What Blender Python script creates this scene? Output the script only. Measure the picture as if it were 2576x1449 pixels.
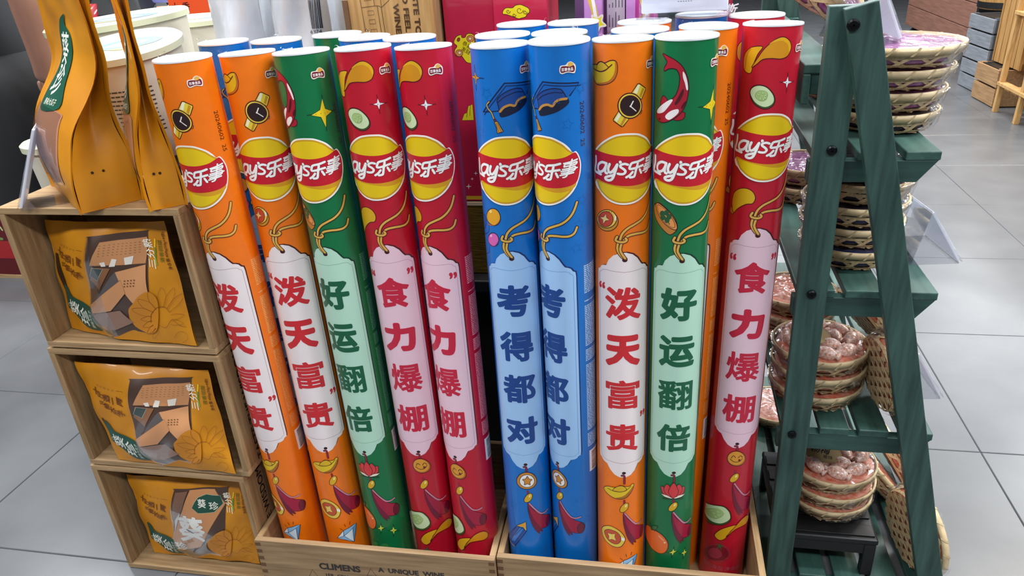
import bpy, bmesh, math, random
import numpy as np
from mathutils import Vector, Matrix, geometry
random.seed(7); rng = np.random.default_rng(7)
scene = bpy.context.scene
for _o in list(bpy.data.objects): bpy.data.objects.remove(_o)
col = scene.collection

# ------------------------------------------------------------------ camera (solved from the floor tiles and the upright tubes)
FPX = 1866.0; CX, CY = 1288.0, 724.5; CAMH = 1.217
_dn = np.array([262, 3875.5, FPX]); _dn /= np.linalg.norm(_dn)
_fw = np.array([392, -924.5, FPX]); _fw -= _dn * _fw.dot(_dn); _fw /= np.linalg.norm(_fw)
_rx = np.cross(_dn, _fw)
if _rx[0] < 0: _rx = -_rx
RM = np.array([_rx, _fw, -_dn])            # camera axes -> world axes (X right, Y away, Z up)
CP = np.array([0, 0, CAMH])
cam_d = bpy.data.cameras.new('camera'); cam = bpy.data.objects.new('camera', cam_d); col.objects.link(cam)
cam_d.sensor_fit = 'HORIZONTAL'; cam_d.sensor_width = 36.0; cam_d.lens = FPX / 2576 * 36; cam_d.clip_start = 0.02
cam.matrix_world = Matrix(((RM[0][0], -RM[0][1], -RM[0][2], 0), (RM[1][0], -RM[1][1], -RM[1][2], 0),
                           (RM[2][0], -RM[2][1], -RM[2][2], CAMH), (0, 0, 0, 1)))
scene.camera = cam
def ray(x, y): return RM @ np.array([(x - CX) / FPX, (y - CY) / FPX, 1.0])
def onz(x, y, z): d = ray(x, y); return CP + d * ((z - CAMH) / d[2])       # the point of that sight line on a level surface
def ony(x, y, Y): d = ray(x, y); return CP + d * (Y / d[1])                # ... on an upright plane facing the viewer
def onx(x, y, X): d = ray(x, y); return CP + d * (X / d[0])

# ------------------------------------------------------------------ light
scene.view_settings.view_transform = 'Standard'; scene.view_settings.look = 'None'
scene.view_settings.exposure = 0.0; scene.view_settings.gamma = 1.0; scene.view_settings.use_curve_mapping = False
world = bpy.data.worlds.new('world'); scene.world = world; world.use_nodes = True
world.node_tree.nodes['Background'].inputs[0].default_value = (0.80, 0.88, 1.0, 1)
world.node_tree.nodes['Background'].inputs[1].default_value = 0.22
LIGHT = 2.05
def area(name, loc, size, power, color=(1, 1, 1), rot=(0, 0, 0), spread=180):
    l = bpy.data.lights.new(name, 'AREA'); l.shape = 'RECTANGLE'; l.size, l.size_y = size; l.energy = power; l.color = color
    l.spread = math.radians(spread)
    o = bpy.data.objects.new(name, l); col.objects.link(o); o.location = loc; o.rotation_euler = [math.radians(a) for a in rot]
    return o
for x in (-3.6, -1.2, 1.2, 3.6):
    for y, p in ((-1.2, 30), (1.0, 34), (3.2, 40), (5.6, 40), (8.2, 40)):
        area('ceiling_light', (x, y, 3.15), (1.3, 0.3), p * LIGHT, (0.94, 0.97, 1.0))
area('ceiling_spotlight', (2.4, 3.6, 3.1), (0.25, 0.25), 26 * LIGHT, (1.0, 0.86, 0.66))

# ------------------------------------------------------------------ materials
def hexc(h, a=1.0):
    h = h.lstrip('#'); v = [int(h[i:i + 2], 16) / 255 for i in (0, 2, 4)]
    return tuple((c / 12.92 if c <= .04045 else ((c + .055) / 1.055) ** 2.4) for c in v) + (a,)
MATS = {}
def mat(name, color, rough=.5, metal=0.0, coat=0.0, vary=0.0, scale=20.0, bump=0.0, stretch=None, color2=None, detail=4.0, spec=.5, trans=0.0, emit=0.0, worldpos=False):
    if name in MATS: return MATS[name]
    m = bpy.data.materials.new(name); m.use_nodes = True; nt = m.node_tree; b = nt.nodes['Principled BSDF']
    c = hexc(color) if isinstance(color, str) else color
    b.inputs['Base Color'].default_value = c; b.inputs['Roughness'].default_value = rough; b.inputs['Metallic'].default_value = metal
    b.inputs['Coat Weight'].default_value = coat; b.inputs['Specular IOR Level'].default_value = spec
    b.inputs['Transmission Weight'].default_value = trans
    if emit: b.inputs['Emission Color'].default_value = c; b.inputs['Emission Strength'].default_value = emit
    if vary or bump or color2:
        tc = nt.nodes.new('ShaderNodeTexCoord'); mp = nt.nodes.new('ShaderNodeMapping'); nz = nt.nodes.new('ShaderNodeTexNoise')
        nt.links.new(nt.nodes.new('ShaderNodeNewGeometry').outputs['Position'] if worldpos else tc.outputs['Object'], mp.inputs[0]); nt.links.new(mp.outputs[0], nz.inputs['Vector'])
        if stretch: mp.inputs['Scale'].default_value = stretch
        nz.inputs['Scale'].default_value = scale; nz.inputs['Detail'].default_value = detail
        if vary or color2:
            cr = nt.nodes.new('ShaderNodeValToRGB'); e = cr.color_ramp.elements
            e[0].position = .3; e[1].position = .7
            c2 = hexc(color2) if color2 else c
            e[0].color = tuple(x * (1 - vary) for x in c2[:3]) + (1,); e[1].color = tuple(min(1, x * (1 + vary)) for x in c[:3]) + (1,)
            nt.links.new(nz.outputs['Fac'], cr.inputs[0]); nt.links.new(cr.outputs[0], b.inputs['Base Color'])
        if bump:
            bp = nt.nodes.new('ShaderNodeBump'); bp.inputs['Strength'].default_value = bump; bp.inputs['Distance'].default_value = .002
            nt.links.new(nz.outputs['Fac'], bp.inputs['Height']); nt.links.new(bp.outputs[0], b.inputs['Normal'])
    MATS[name] = m; return m
def wood(name, c1, c2, axis=0, scale=9, rough=.65):
    st = [14, 14, 14]; st[axis] = 1.0
    return mat(name, c1, rough, color2=c2, vary=.06, scale=scale, stretch=st, bump=.25, detail=6)
def film(name, tint=(1, 1, 1, 1), gloss=.0, rough=.08, bump=.5, scale=40, ior=1.3):
    if name in MATS: return MATS[name]
    m = bpy.data.materials.new(name); m.use_nodes = True; nt = m.node_tree; nt.nodes.remove(nt.nodes['Principled BSDF'])
    out = nt.nodes['Material Output']; t = nt.nodes.new('ShaderNodeBsdfTransparent'); g = nt.nodes.new('ShaderNodeBsdfGlossy'); mx = nt.nodes.new('ShaderNodeMixShader')
    fr = nt.nodes.new('ShaderNodeFresnel'); fr.inputs[0].default_value = ior; ad = nt.nodes.new('ShaderNodeMath'); ad.operation = 'ADD'; ad.inputs[1].default_value = gloss; ad.use_clamp = True
    t.inputs[0].default_value = tint; g.inputs['Roughness'].default_value = rough
    nz = nt.nodes.new('ShaderNodeTexNoise'); nz.inputs['Scale'].default_value = scale; bp = nt.nodes.new('ShaderNodeBump'); bp.inputs['Strength'].default_value = bump; bp.inputs['Distance'].default_value = .01
    tc = nt.nodes.new('ShaderNodeTexCoord'); nt.links.new(tc.outputs['Object'], nz.inputs['Vector'])
    nt.links.new(nz.outputs['Fac'], bp.inputs['Height']); nt.links.new(bp.outputs[0], g.inputs['Normal']); fm = nt.nodes.new('ShaderNodeMath'); fm.operation = 'MULTIPLY'; fm.inputs[1].default_value = .4; nt.links.new(fr.outputs[0], fm.inputs[0]); nt.links.new(fm.outputs[0], ad.inputs[0])
    nt.links.new(ad.outputs[0], mx.inputs[0]); nt.links.new(t.outputs[0], mx.inputs[1]); nt.links.new(g.outputs[0], mx.inputs[2]); nt.links.new(mx.outputs[0], out.inputs[0])
    MATS[name] = m; return m
def ink(h, rough=.38):                       # flat printing ink by colour
    return mat('ink_' + h.lower(), h, rough, coat=.25)

# ------------------------------------------------------------------ mesh helpers
class MB:
    def __init__(s): s.v = []; s.f = []; s.m = []; s.mats = []; s.smooth = False
    def mi(s, m):
        if m not in s.mats: s.mats.append(m)
        return s.mats.index(m)
    def add(s, vs, fs, m=None):
        o = len(s.v); s.v += [tuple(v) for v in vs]; s.f += [tuple(i + o for i in f) for f in fs]
        s.m += [s.mi(m) if m is not None else 0] * len(fs); return s
    def box(s, x0, x1, y0, y1, z0, z1, m=None, M=None):
        vs = [(x, y, z) for x in (x0, x1) for y in (y0, y1) for z in (z0, z1)]
        if M is not None: vs = [tuple(M @ Vector(v)) for v in vs]
        return s.add(vs, [(0, 1, 3, 2), (4, 6, 7, 5), (0, 4, 5, 1), (2, 3, 7, 6), (0, 2, 6, 4), (1, 5, 7, 3)], m)
    def beam(s, a, b, w, d, up=(0, 0, 1), m=None):     # square bar from a to b; w across, d along the second axis
        a, b = Vector(a), Vector(b); z = (b - a).normalized(); x = Vector(up).cross(z)
        if x.length < 1e-4: x = Vector((1, 0, 0)).cross(z)
        x.normalize(); y = z.cross(x); vs = []
        for p in (a, b):
            for i, j in ((-1, -1), (1, -1), (1, 1), (-1, 1)): vs.append(p + x * (i * w / 2) + y * (j * d / 2))
        return s.add(vs, [(0, 3, 2, 1), (4, 5, 6, 7), (0, 1, 5, 4), (1, 2, 6, 5), (2, 3, 7, 6), (3, 0, 4, 7)], m)
    def tube(s, pts, r, n=8, m=None, cap=True):
        pts = [Vector(p) for p in pts]; rs = r if isinstance(r, (list, tuple)) else [r] * len(pts); vs = []; fs = []; prev = None
        for i, p in enumerate(pts):
            t = (pts[min(i + 1, len(pts) - 1)] - pts[max(i - 1, 0)]).normalized()
            x = (prev - t * prev.dot(t)) if prev is not None else t.orthogonal()
            x.normalize(); prev = x; y = t.cross(x)
            for k in range(n): a = 2 * math.pi * k / n; vs.append(p + (x * math.cos(a) + y * math.sin(a)) * rs[i])
        for i in range(len(pts) - 1):
            for k in range(n): fs.append((i * n + k, i * n + (k + 1) % n, (i + 1) * n + (k + 1) % n, (i + 1) * n + k))
        if cap: fs += [tuple(range(n - 1, -1, -1)), tuple((len(pts) - 1) * n + k for k in range(n))]
        return s.add(vs, fs, m)
    def lathe(s, prof, n=32, c=(0, 0, 0), m=None, sx=1.0, sy=1.0, cap0=False, cap1=False):
        vs = []; fs = []
        for r, z in prof:
            for k in range(n): a = 2 * math.pi * k / n; vs.append((c[0] + sx * r * math.cos(a), c[1] + sy * r * math.sin(a), c[2] + z))
        for i in range(len(prof) - 1):
            for k in range(n): fs.append((i * n + k, i * n + (k + 1) % n, (i + 1) * n + (k + 1) % n, (i + 1) * n + k))
        if cap0: fs.append(tuple(range(n - 1, -1, -1)))
        if cap1: fs.append(tuple((len(prof) - 1) * n + k for k in range(n)))
        return s.add(vs, fs, m)
    def grid(s, fn, nu, nv, m=None):
        vs = [fn(i / nu, j / nv) for j in range(nv + 1) for i in range(nu + 1)]
        fs = [(j * (nu + 1) + i, j * (nu + 1) + i + 1, (j + 1) * (nu + 1) + i + 1, (j + 1) * (nu + 1) + i) for j in range(nv) for i in range(nu)]
        return s.add(vs, fs, m)
    def build(s, name, material=None, parent=None, smooth=False, bevel=0.0, loc=None):
        me = bpy.data.meshes.new(name); me.from_pydata([tuple(map(float, v)) for v in s.v], [], s.f)
        mats = s.mats if (s.mats and s.mats[0] is not None and material is None) else [material]
        for m in mats: me.materials.append(m)
        if len(mats) > 1: me.polygons.foreach_set('material_index', s.m)
        if smooth:
            me.shade_smooth()
        me.update()
        o = bpy.data.objects.new(name, me); col.objects.link(o)
        if parent is not None: o.parent = parent
        if loc is not None: o.location = loc
        if bevel:
            md = o.modifiers.new('bevel', 'BEVEL'); md.width = bevel; md.segments = 2; md.limit_method = 'ANGLE'; md.angle_limit = math.radians(40)
        return o
def smooth_angle(o, deg=40):
    o.data.set_sharp_from_angle(angle=math.radians(deg))
def tag(o, label=None, cat=None, group=None, kind=None):
    if label: o['label'] = label
    if cat: o['category'] = cat
    if group: o['group'] = group
    if kind: o['kind'] = kind
    return o
def empty(name, loc=(0, 0, 0), rot=(0, 0, 0), label=None, cat=None, group=None):
    o = bpy.data.objects.new(name, None); col.objects.link(o); o.location = loc; o.rotation_euler = rot; o.empty_display_size = .05
    return tag(o, label, cat, group)
def copy_tree(o, parent=None):
    c = o.copy(); col.objects.link(c)
    if parent is not None: c.parent = parent
    for ch in o.children: copy_tree(ch, c)
    return c
def child_mesh(name, me, parent, mats=None):
    o = bpy.data.objects.new(name, me); col.objects.link(o); o.parent = parent; return o

# ------------------------------------------------------------------ flat art: closed shapes, strokes and lettering laid out in (u, v) and then wrapped on a surface
def smoothed(pts, closed=True, k=4):
    n = len(pts); out = []
    for i in range(n if closed else n - 1):
        p0, p1, p2, p3 = (pts[(i - 1) % n], pts[i], pts[(i + 1) % n], pts[(i + 2) % n]) if closed else (pts[max(i - 1, 0)], pts[i], pts[i + 1], pts[min(i + 2, n - 1)])
        for j in range(k):
            t = j / k; t2 = t * t; t3 = t2 * t
            out.append(tuple(.5 * (2 * p1[a] + (p2[a] - p0[a]) * t + (2 * p0[a] - 5 * p1[a] + 4 * p2[a] - p3[a]) * t2 + (3 * p1[a] - p0[a] - 3 * p2[a] + p3[a]) * t3) for a in (0, 1)))
    if not closed: out.append(tuple(pts[-1]))
    return out
def ell(c, rx, ry, rot=0, n=24):
    ca, sa = math.cos(rot), math.sin(rot)
    return [(c[0] + rx * math.cos(a) * ca - ry * math.sin(a) * sa, c[1] + rx * math.cos(a) * sa + ry * math.sin(a) * ca) for a in [2 * math.pi * k / n for k in range(n)]]
def star(c, R, r, n=5, rot=-math.pi / 2):
    return [(c[0] + (R if k % 2 == 0 else r) * math.cos(rot + math.pi * k / n), c[1] + (R if k % 2 == 0 else r) * math.sin(rot + math.pi * k / n)) for k in range(2 * n)]
def spark(c, up, right, down, left, t=.18):   # four-pointed star with hollow sides
    arms = [up, right, down, left]; out = []
    for i in range(4):
        a, b = arms[i], arms[(i + 1) % 4]; out.append(a)
        out.append((c[0] + ((a[0] - c[0]) + (b[0] - c[0])) * t, c[1] + ((a[1] - c[1]) + (b[1] - c[1])) * t))
    return out
def union(items):                             # merge overlapping strokes of one ink into one flat sheet
    V = []; F = []
    for p, fs, c, l, u in items:
        for f in [t for f in fs for t in ([f] if len(f) != 4 else [(f[0], f[1], f[2]), (f[0], f[2], f[3])])]:
            q = [p[i] for i in f]; a = sum(q[i - 1][0] * q[i][1] - q[i][0] * q[i - 1][1] for i in range(len(q)))
            if abs(a) < 2e-10: continue
            if a < 0: q = q[::-1]
            o = len(V); V += [Vector((x * 1000, y * 1000)) for x, y in q]; F.append(list(range(o, o + len(q))))
    r = geometry.delaunay_2d_cdt(V, [], F, 0, 1e-4)
    P = np.array([tuple(v) for v in r[0]]); T = [tuple(f) for f in r[2]]
    if not T: return items[0]
    C = np.array([P[list(f)].mean(0) for f in T]); keep = np.zeros(len(T), bool)
    for f in F:                               # keep a triangle when its middle lies on one of the strokes
        q = np.array([tuple(V[i]) for i in f]); lo, hi = q.min(0), q.max(0)
        idx = np.nonzero(~keep & (C[:, 0] > lo[0]) & (C[:, 0] < hi[0]) & (C[:, 1] > lo[1]) & (C[:, 1] < hi[1]))[0]
        if not len(idx): continue
        c = C[idx]; ok = np.ones(len(idx), bool)
        for i in range(len(q)): a, b = q[i - 1], q[i]; ok &= ((b[0] - a[0]) * (c[:, 1] - a[1]) - (b[1] - a[1]) * (c[:, 0] - a[0])) >= -1e-9
        keep[idx[ok]] = True
    return ([(a / 1000, b / 1000) for a, b in P], [t for t, k in zip(T, keep) if k], items[0][2], items[0][3], False)
_tc = {}
def text_geo(s, bold=0.0, shear=0.0):        # glyph faces plus their outlines thickened with round strokes (bold in em)
    key = (s, bold, shear)
    if key in _tc: return _tc[key]
    cu = bpy.data.curves.new('t', 'FONT'); cu.body = s; cu.size = 1.0; cu.shear = shear; cu.resolution_u = 3; cu.align_x = 'CENTER'; cu.fill_mode = 'FRONT'
    ob = bpy.data.objects.new('t', cu); col.objects.link(ob); bpy.context.view_layer.update()
    me = ob.evaluated_get(bpy.context.evaluated_depsgraph_get()).to_mesh()
    vs = [tuple(v.co[:2]) for v in me.vertices]; fs = [tuple(p.vertices) for p in me.polygons]
    bpy.data.objects.remove(ob); bpy.data.curves.remove(cu)
    if vs and bold:
        cnt = {}
        for f in fs:
            for i in range(len(f)): e = tuple(sorted((f[i], f[i - 1]))); cnt[e] = cnt.get(e, 0) + 1
        used = set(); base = list(vs)
        for (i, j), n in cnt.items():
            if n != 1: continue
            p, q = base[i], base[j]; dx, dy = q[0] - p[0], q[1] - p[1]; l = math.hypot(dx, dy)
            if l < 1e-6: continue
            nx, ny = -dy / l * bold, dx / l * bold; o = len(vs)
            vs += [(p[0] + nx, p[1] + ny), (p[0] - nx, p[1] - ny), (q[0] - nx, q[1] - ny), (q[0] + nx, q[1] + ny)]; fs.append((o, o + 1, o + 2, o + 3))
            used |= {i, j}
        for i in used:
            o = len(vs); p = base[i]; vs += [(p[0] + bold * math.cos(a), p[1] + bold * math.sin(a)) for a in [math.pi / 4 * k for k in range(8)]]; fs.append(tuple(range(o, o + 8)))
    if vs and bold:
        u_ = union([([(x * .05, y * .05) for x, y in vs], fs, '', 0, True)]); vs = [(x / .05, y / .05) for x, y in u_[0]]; fs = u_[1]
    vs = np.array(vs) if vs else np.zeros((0, 2))
    if len(vs): vs = vs - (vs.max(0) + vs.min(0)) / 2
    _tc[key] = (vs, fs); return vs, fs
class Art:
    def __init__(s, xf=None): s.items = []; s.xf = xf; s.L = 0
    def _x(s, pts): return [s.xf(*p) for p in pts] if s.xf else [tuple(p) for p in pts]
    def poly(s, pts, c, sm=False, raw=False, lay=None):
        p = list(pts) if raw else s._x(pts)
        if sm: p = smoothed(p)
        s.L = s.L + 1 if lay is None else lay
        tris = geometry.tessellate_polygon([[Vector((a, b, 0)) for a, b in p]])
        s.items.append((p, [tuple(t) for t in tris], c, s.L, False)); return s
    def stroke(s, pts, w, c, sm=True, closed=False, raw=False, lay=None):   # w in final units
        p = list(pts) if raw else s._x(pts)
        if sm: p = smoothed(p, closed)
        if closed: p = p + [p[0]]
        s.L = s.L + 1 if lay is None else lay
        V = []; F = []; n = len(p); Ls = []
        for i in range(n):
            a = p[max(i - 1, 0)]; b = p[min(i + 1, n - 1)]
            if closed and (i == 0 or i == n - 1): a, b = p[-2], p[1]
            dx, dy = b[0] - a[0], b[1] - a[1]; l = math.hypot(dx, dy) or 1e-9
            V += [(p[i][0] - dy / l * w / 2, p[i][1] + dx / l * w / 2), (p[i][0] + dy / l * w / 2, p[i][1] - dx / l * w / 2)]
        for i in range(n - 1): F.append((2 * i, 2 * i + 1, 2 * i + 3, 2 * i + 2))
        s.items.append((V, F, c, s.L, not closed))
        if not closed:
            for q in (p[0], p[-1]): s.items.append((ell(q, w / 2, w / 2, n=10), [tuple(range(10))], c, s.L, True))
        return s
    def sline(s, segs, w, c):
        s.L += 1; l = s.L
        for q in segs: s.stroke(q, w, c, lay=l)
        return s
    def shape(s, pts, fill, line=None, lw=.0, sm=True):
        p = s._x(pts); q = smoothed(p) if sm else p
        s.poly(q, fill, raw=True)
        if line: s.stroke(q, lw, line, sm=False, closed=True, raw=True)
        return s
    def text(s, t, c, size, col_, bold=0.0, rot=0.0, sx=1.0, shear=0.0, raw=True, fit=None):
        vs, fs = text_geo(t, bold, shear)
        if not len(vs): return s
        v = vs.copy()
        if fit: v = v * (np.array(fit) / (v.max(0) - v.min(0)))
        else: v = v * (size * sx, size)
        ca, sa = math.cos(rot), math.sin(rot); c = c if raw else s._x([c])[0]
        s.L += 1
        s.items.append(([(c[0] + a * ca - b * sa, c[1] + a * sa + b * ca) for a, b in v], fs, col_, s.L, False)); return s
    def rects(s, rs, c):
        s.L += 1; V = []; F = []
        for (a, b, d, e) in rs:
            o = len(V); V += [(a, b), (d, b), (d, e), (a, e)]; F.append((o, o + 1, o + 2, o + 3))
        s.items.append((V, F, c, s.L, False)); return s
    def clusters(s, gap=.0006):                # split into separate pictures: items whose boxes touch stay together
        n = len(s.items); bb = []
        for it in s.items:
            P = np.array(it[0]); bb.append((P.min(0) - gap, P.max(0) + gap))
        par = list(range(n))
        def find(i):
            while par[i] != i: i = par[i]
            return i
        for i in range(n):
            for j in range(i):
                if (bb[i][0] <= bb[j][1]).all() and (bb[j][0] <= bb[i][1]).all(): par[find(i)] = find(j)
        g = {}
        for i in range(n): g.setdefault(find(i), []).append(s.items[i])
        out = []
        for its in g.values(): a = Art(); a.items = its; out.append(a)
        return out
    def build(s, name, parent, mapfn, gu=None, gv=None, base=.00012, step=.00003, smooth=True, rough=.38, nrm=None):
        order = {l: i for i, l in enumerate(sorted({it[3] for it in s.items}))}
        bm = bmesh.new(); lay = bm.verts.layers.float.new('off'); mats = []
        groups = {}; todo = []
        for it in s.items: groups.setdefault((it[3], it[2] if isinstance(it[2], str) else it[2].name), []).append(it)
        for its in groups.values(): todo += [union(its)] if any(i[4] for i in its) else its
        for p, fs, c, l, _u in todo:
            h = c
            if h not in mats: mats.append(h)
            mi = mats.index(h); off = base + step * order[l]
            vv = [bm.verts.new((a, b, 0)) for a, b in p]
            for v in vv: v[lay] = off
            for f in fs:
                if len(set(f)) < 3: continue
                try: fc = bm.faces.new([vv[i] for i in f])
                except ValueError: continue
                fc.material_index = mi
        for ax, g in ((0, gu), (1, gv)):
            if not g or not bm.verts: continue
            xs = [v.co[ax] for v in bm.verts]; k0 = math.floor(min(xs) / g) + 1; k1 = math.ceil(max(xs) / g) - 1
            for k in range(k0, k1 + 1):
                no = (1, 0, 0) if ax == 0 else (0, 1, 0); co = (k * g, 0, 0) if ax == 0 else (0, k * g, 0)
                bmesh.ops.bisect_plane(bm, geom=bm.verts[:] + bm.edges[:] + bm.faces[:], dist=1e-7, plane_co=co, plane_no=no)
        N_ = [nrm(v.co.x, v.co.y) for v in bm.verts] if nrm else None
        for v in bm.verts: v.co = Vector(mapfn(v.co.x, v.co.y, v[lay]))
        bm.normal_update(); me = bpy.data.meshes.new(name)
        if nrm:                                   # all faces outward before the smooth normals are set
            bm.verts.ensure_lookup_table(); bm.verts.index_update()
            for fc in bm.faces:
                if fc.normal.dot(Vector(N_[fc.verts[0].index])) < 0: fc.normal_flip()
        bm.to_mesh(me); bm.free()
        for h in mats: me.materials.append(ink(h, rough) if isinstance(h, str) else h)
        if smooth: me.shade_smooth()
        if N_: me.normals_split_custom_set_from_vertices(N_)
        o = bpy.data.objects.new(name, me); col.objects.link(o)
        if parent is not None: o.parent = parent
        return o
def plane_map(o, ex, ey):
    o, ex, ey = Vector(o), Vector(ex), Vector(ey); n = ex.cross(ey).normalized()
    return lambda u, v, f: o + ex * u + ey * v + n * f
def quad_h(src, dst):                         # homography taking four points to four points
    A = []; b = []
    for (x, y), (u, v) in zip(src, dst):
        A += [[x, y, 1, 0, 0, 0, -u * x, -u * y], [0, 0, 0, x, y, 1, -v * x, -v * y]]; b += [u, v]
    h = np.linalg.solve(np.array(A, float), np.array(b, float))
    def f(x, y): d = h[6] * x + h[7] * y + 1; return ((h[0] * x + h[1] * y + h[2]) / d, (h[3] * x + h[4] * y + h[5]) / d)
    return f
# ================================================================== floor
TILE = .6; X_LINE = .786; Y_LINE = 1.035
floor_mb = MB(); floor_mb.box(-9, 9, -3, 16, -.03, -.003)
floor = floor_mb.build('floor', mat('grout', '4A4C50', .8)); tag(floor, 'large grey stone floor tiles with thin dark joints', None, None, 'structure')
m_tile = mat('floor_tile', '66686A', .30, color2='5D5F62', vary=.04, scale=5.0, bump=.02, detail=12, spec=.45, worldpos=True)
tile_me = None; far = MB(); cnt = 0
for j in range(-3, 24):
    for i in range(-15, 14):
        x0 = X_LINE + i * TILE; y0 = Y_LINE + j * TILE
        if abs(x0 + .3) > 2.0 + max(y0, 0) * 1.05: continue
        g = .0012
        if cnt < 290:
            if tile_me is None:
                t = MB(); t.box(g, TILE - g, g, TILE - g, -.012, 0); o = t.build('tile', m_tile, floor, bevel=.0015); tile_me = o.data
            else:
                o = child_mesh('tile', tile_me, floor); md = o.modifiers.new('bevel', 'BEVEL'); md.width = .0015; md.segments = 1
            o.location = (x0, y0, 0); cnt += 1
        else: far.box(x0 + g, x0 + TILE - g, y0 + g, y0 + TILE - g, -.012, 0)
if far.v: fo = far.build('far_tiles', m_tile, floor); fo['kind'] = 'stuff'

m_wall = mat('store_wall', '5A5C60', .8, vary=.03, scale=2)
for nm, b in (('wall_back', (-9, 9, 15.9, 16, 0, 3.3)), ('wall_front', (-9, 9, -3.1, -3.0, 0, 3.3)), ('wall_left', (-9.1, -9, -3, 16, 0, 3.3)), ('wall_right', (9, 9.1, -3, 16, 0, 3.3))):
    w = MB(); w.box(*b); tag(w.build(nm, m_wall), 'plain pale wall of the shop', None, None, 'structure')
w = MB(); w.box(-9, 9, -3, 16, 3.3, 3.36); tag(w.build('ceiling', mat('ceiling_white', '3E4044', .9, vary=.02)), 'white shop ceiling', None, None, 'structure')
# ================================================================== tall snack tubes
TR = .043; TL = 1.055; NSEG = 72; GU = 2 * math.pi * TR / NSEG
TUBES = [([-0.7255, 1.0635, 1.0721], [-0.7191, 1.0787, 0.0171]), ([-0.6459, 1.1153, 1.0702], [-0.6172, 1.0768, 0.0152]), ([-0.5503, 1.1079, 1.0698], [-0.5237, 1.0805, 0.0148]),
         ([-0.453, 1.1179, 1.071], [-0.43, 1.0905, 0.016]), ([-0.3583, 1.1236, 1.065], [-0.3401, 1.0787, 0.0137]), ([-0.2358, 1.1016, 1.0695], [-0.2317, 1.0803, 0.0145]),
         ([-0.1452, 1.0791, 1.0747], [-0.1435, 1.090, 0.0197]), ([-0.0579, 1.1062, 1.0707], [-0.0565, 1.070, 0.0157]), ([0.0300, 1.0963, 1.0721], [0.0315, 1.0900, 0.0171]),
         ([0.1582, 1.2192, 1.0698], [0.1412, 1.172, 0.0148])]
HOLE = [(539.5, 651), (709.6, 627), (817.5, 635.5), (973, 631.5), (1083, 641), (1287, 648), (1378, 648), (1572, 652), (1716, 654), (1907, 587.5)]
def frame(top, bot):
    top, bot = np.array(top), np.array(bot); ax = top - bot; ax /= np.linalg.norm(ax)
    ex = np.array([1, 0, 0.]) - ax * ax[0]; ex /= np.linalg.norm(ex); return ax, ex, np.cross(ax, ex)
def hit(p, k):                                # where a sight line meets the skin of tube k: (arc length, height from its top)
    top, bot = (np.array(q) for q in TUBES[k - 1]); ax, ex, ey = frame(top, bot); Ln = np.linalg.norm(top - bot)
    d = ray(*p); o = CP - bot; d1 = d - ax * d.dot(ax); o1 = o - ax * o.dot(ax)
    a = d1 @ d1; b = 2 * d1 @ o1; c = o1 @ o1 - TR ** 2; disc = max(b * b - 4 * a * c, 0)
    t = (-b - disc ** .5) / 2 / a; q = o + d * t; v = q @ ax; r = q - ax * v
    return math.atan2(r @ ex, -(r @ ey)) * TR, v - Ln
def crop(k, x0, y0, x1, W):                   # points read off an enlarged view of tube k -> (u, v) from the tag's string hole / the rim
    s = (x1 - x0) / W; h0 = hit(HOLE[k - 1], k)[0]; dv = -.3180 - hit(HOLE[k - 1], k)[1]
    def f(x, y):
        u, v = hit((x0 + x * s, y0 + y * s), k); return (u - h0, v + dv)
    return f
mm = lambda P: [(a / 1000, b / 1000) for a, b in P]
DK = '4A0E10'
def tube_map(u, v, off):
    a = u / TR; r = TR + off; return (r * math.sin(a), -r * math.cos(a), TL + v)

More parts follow.
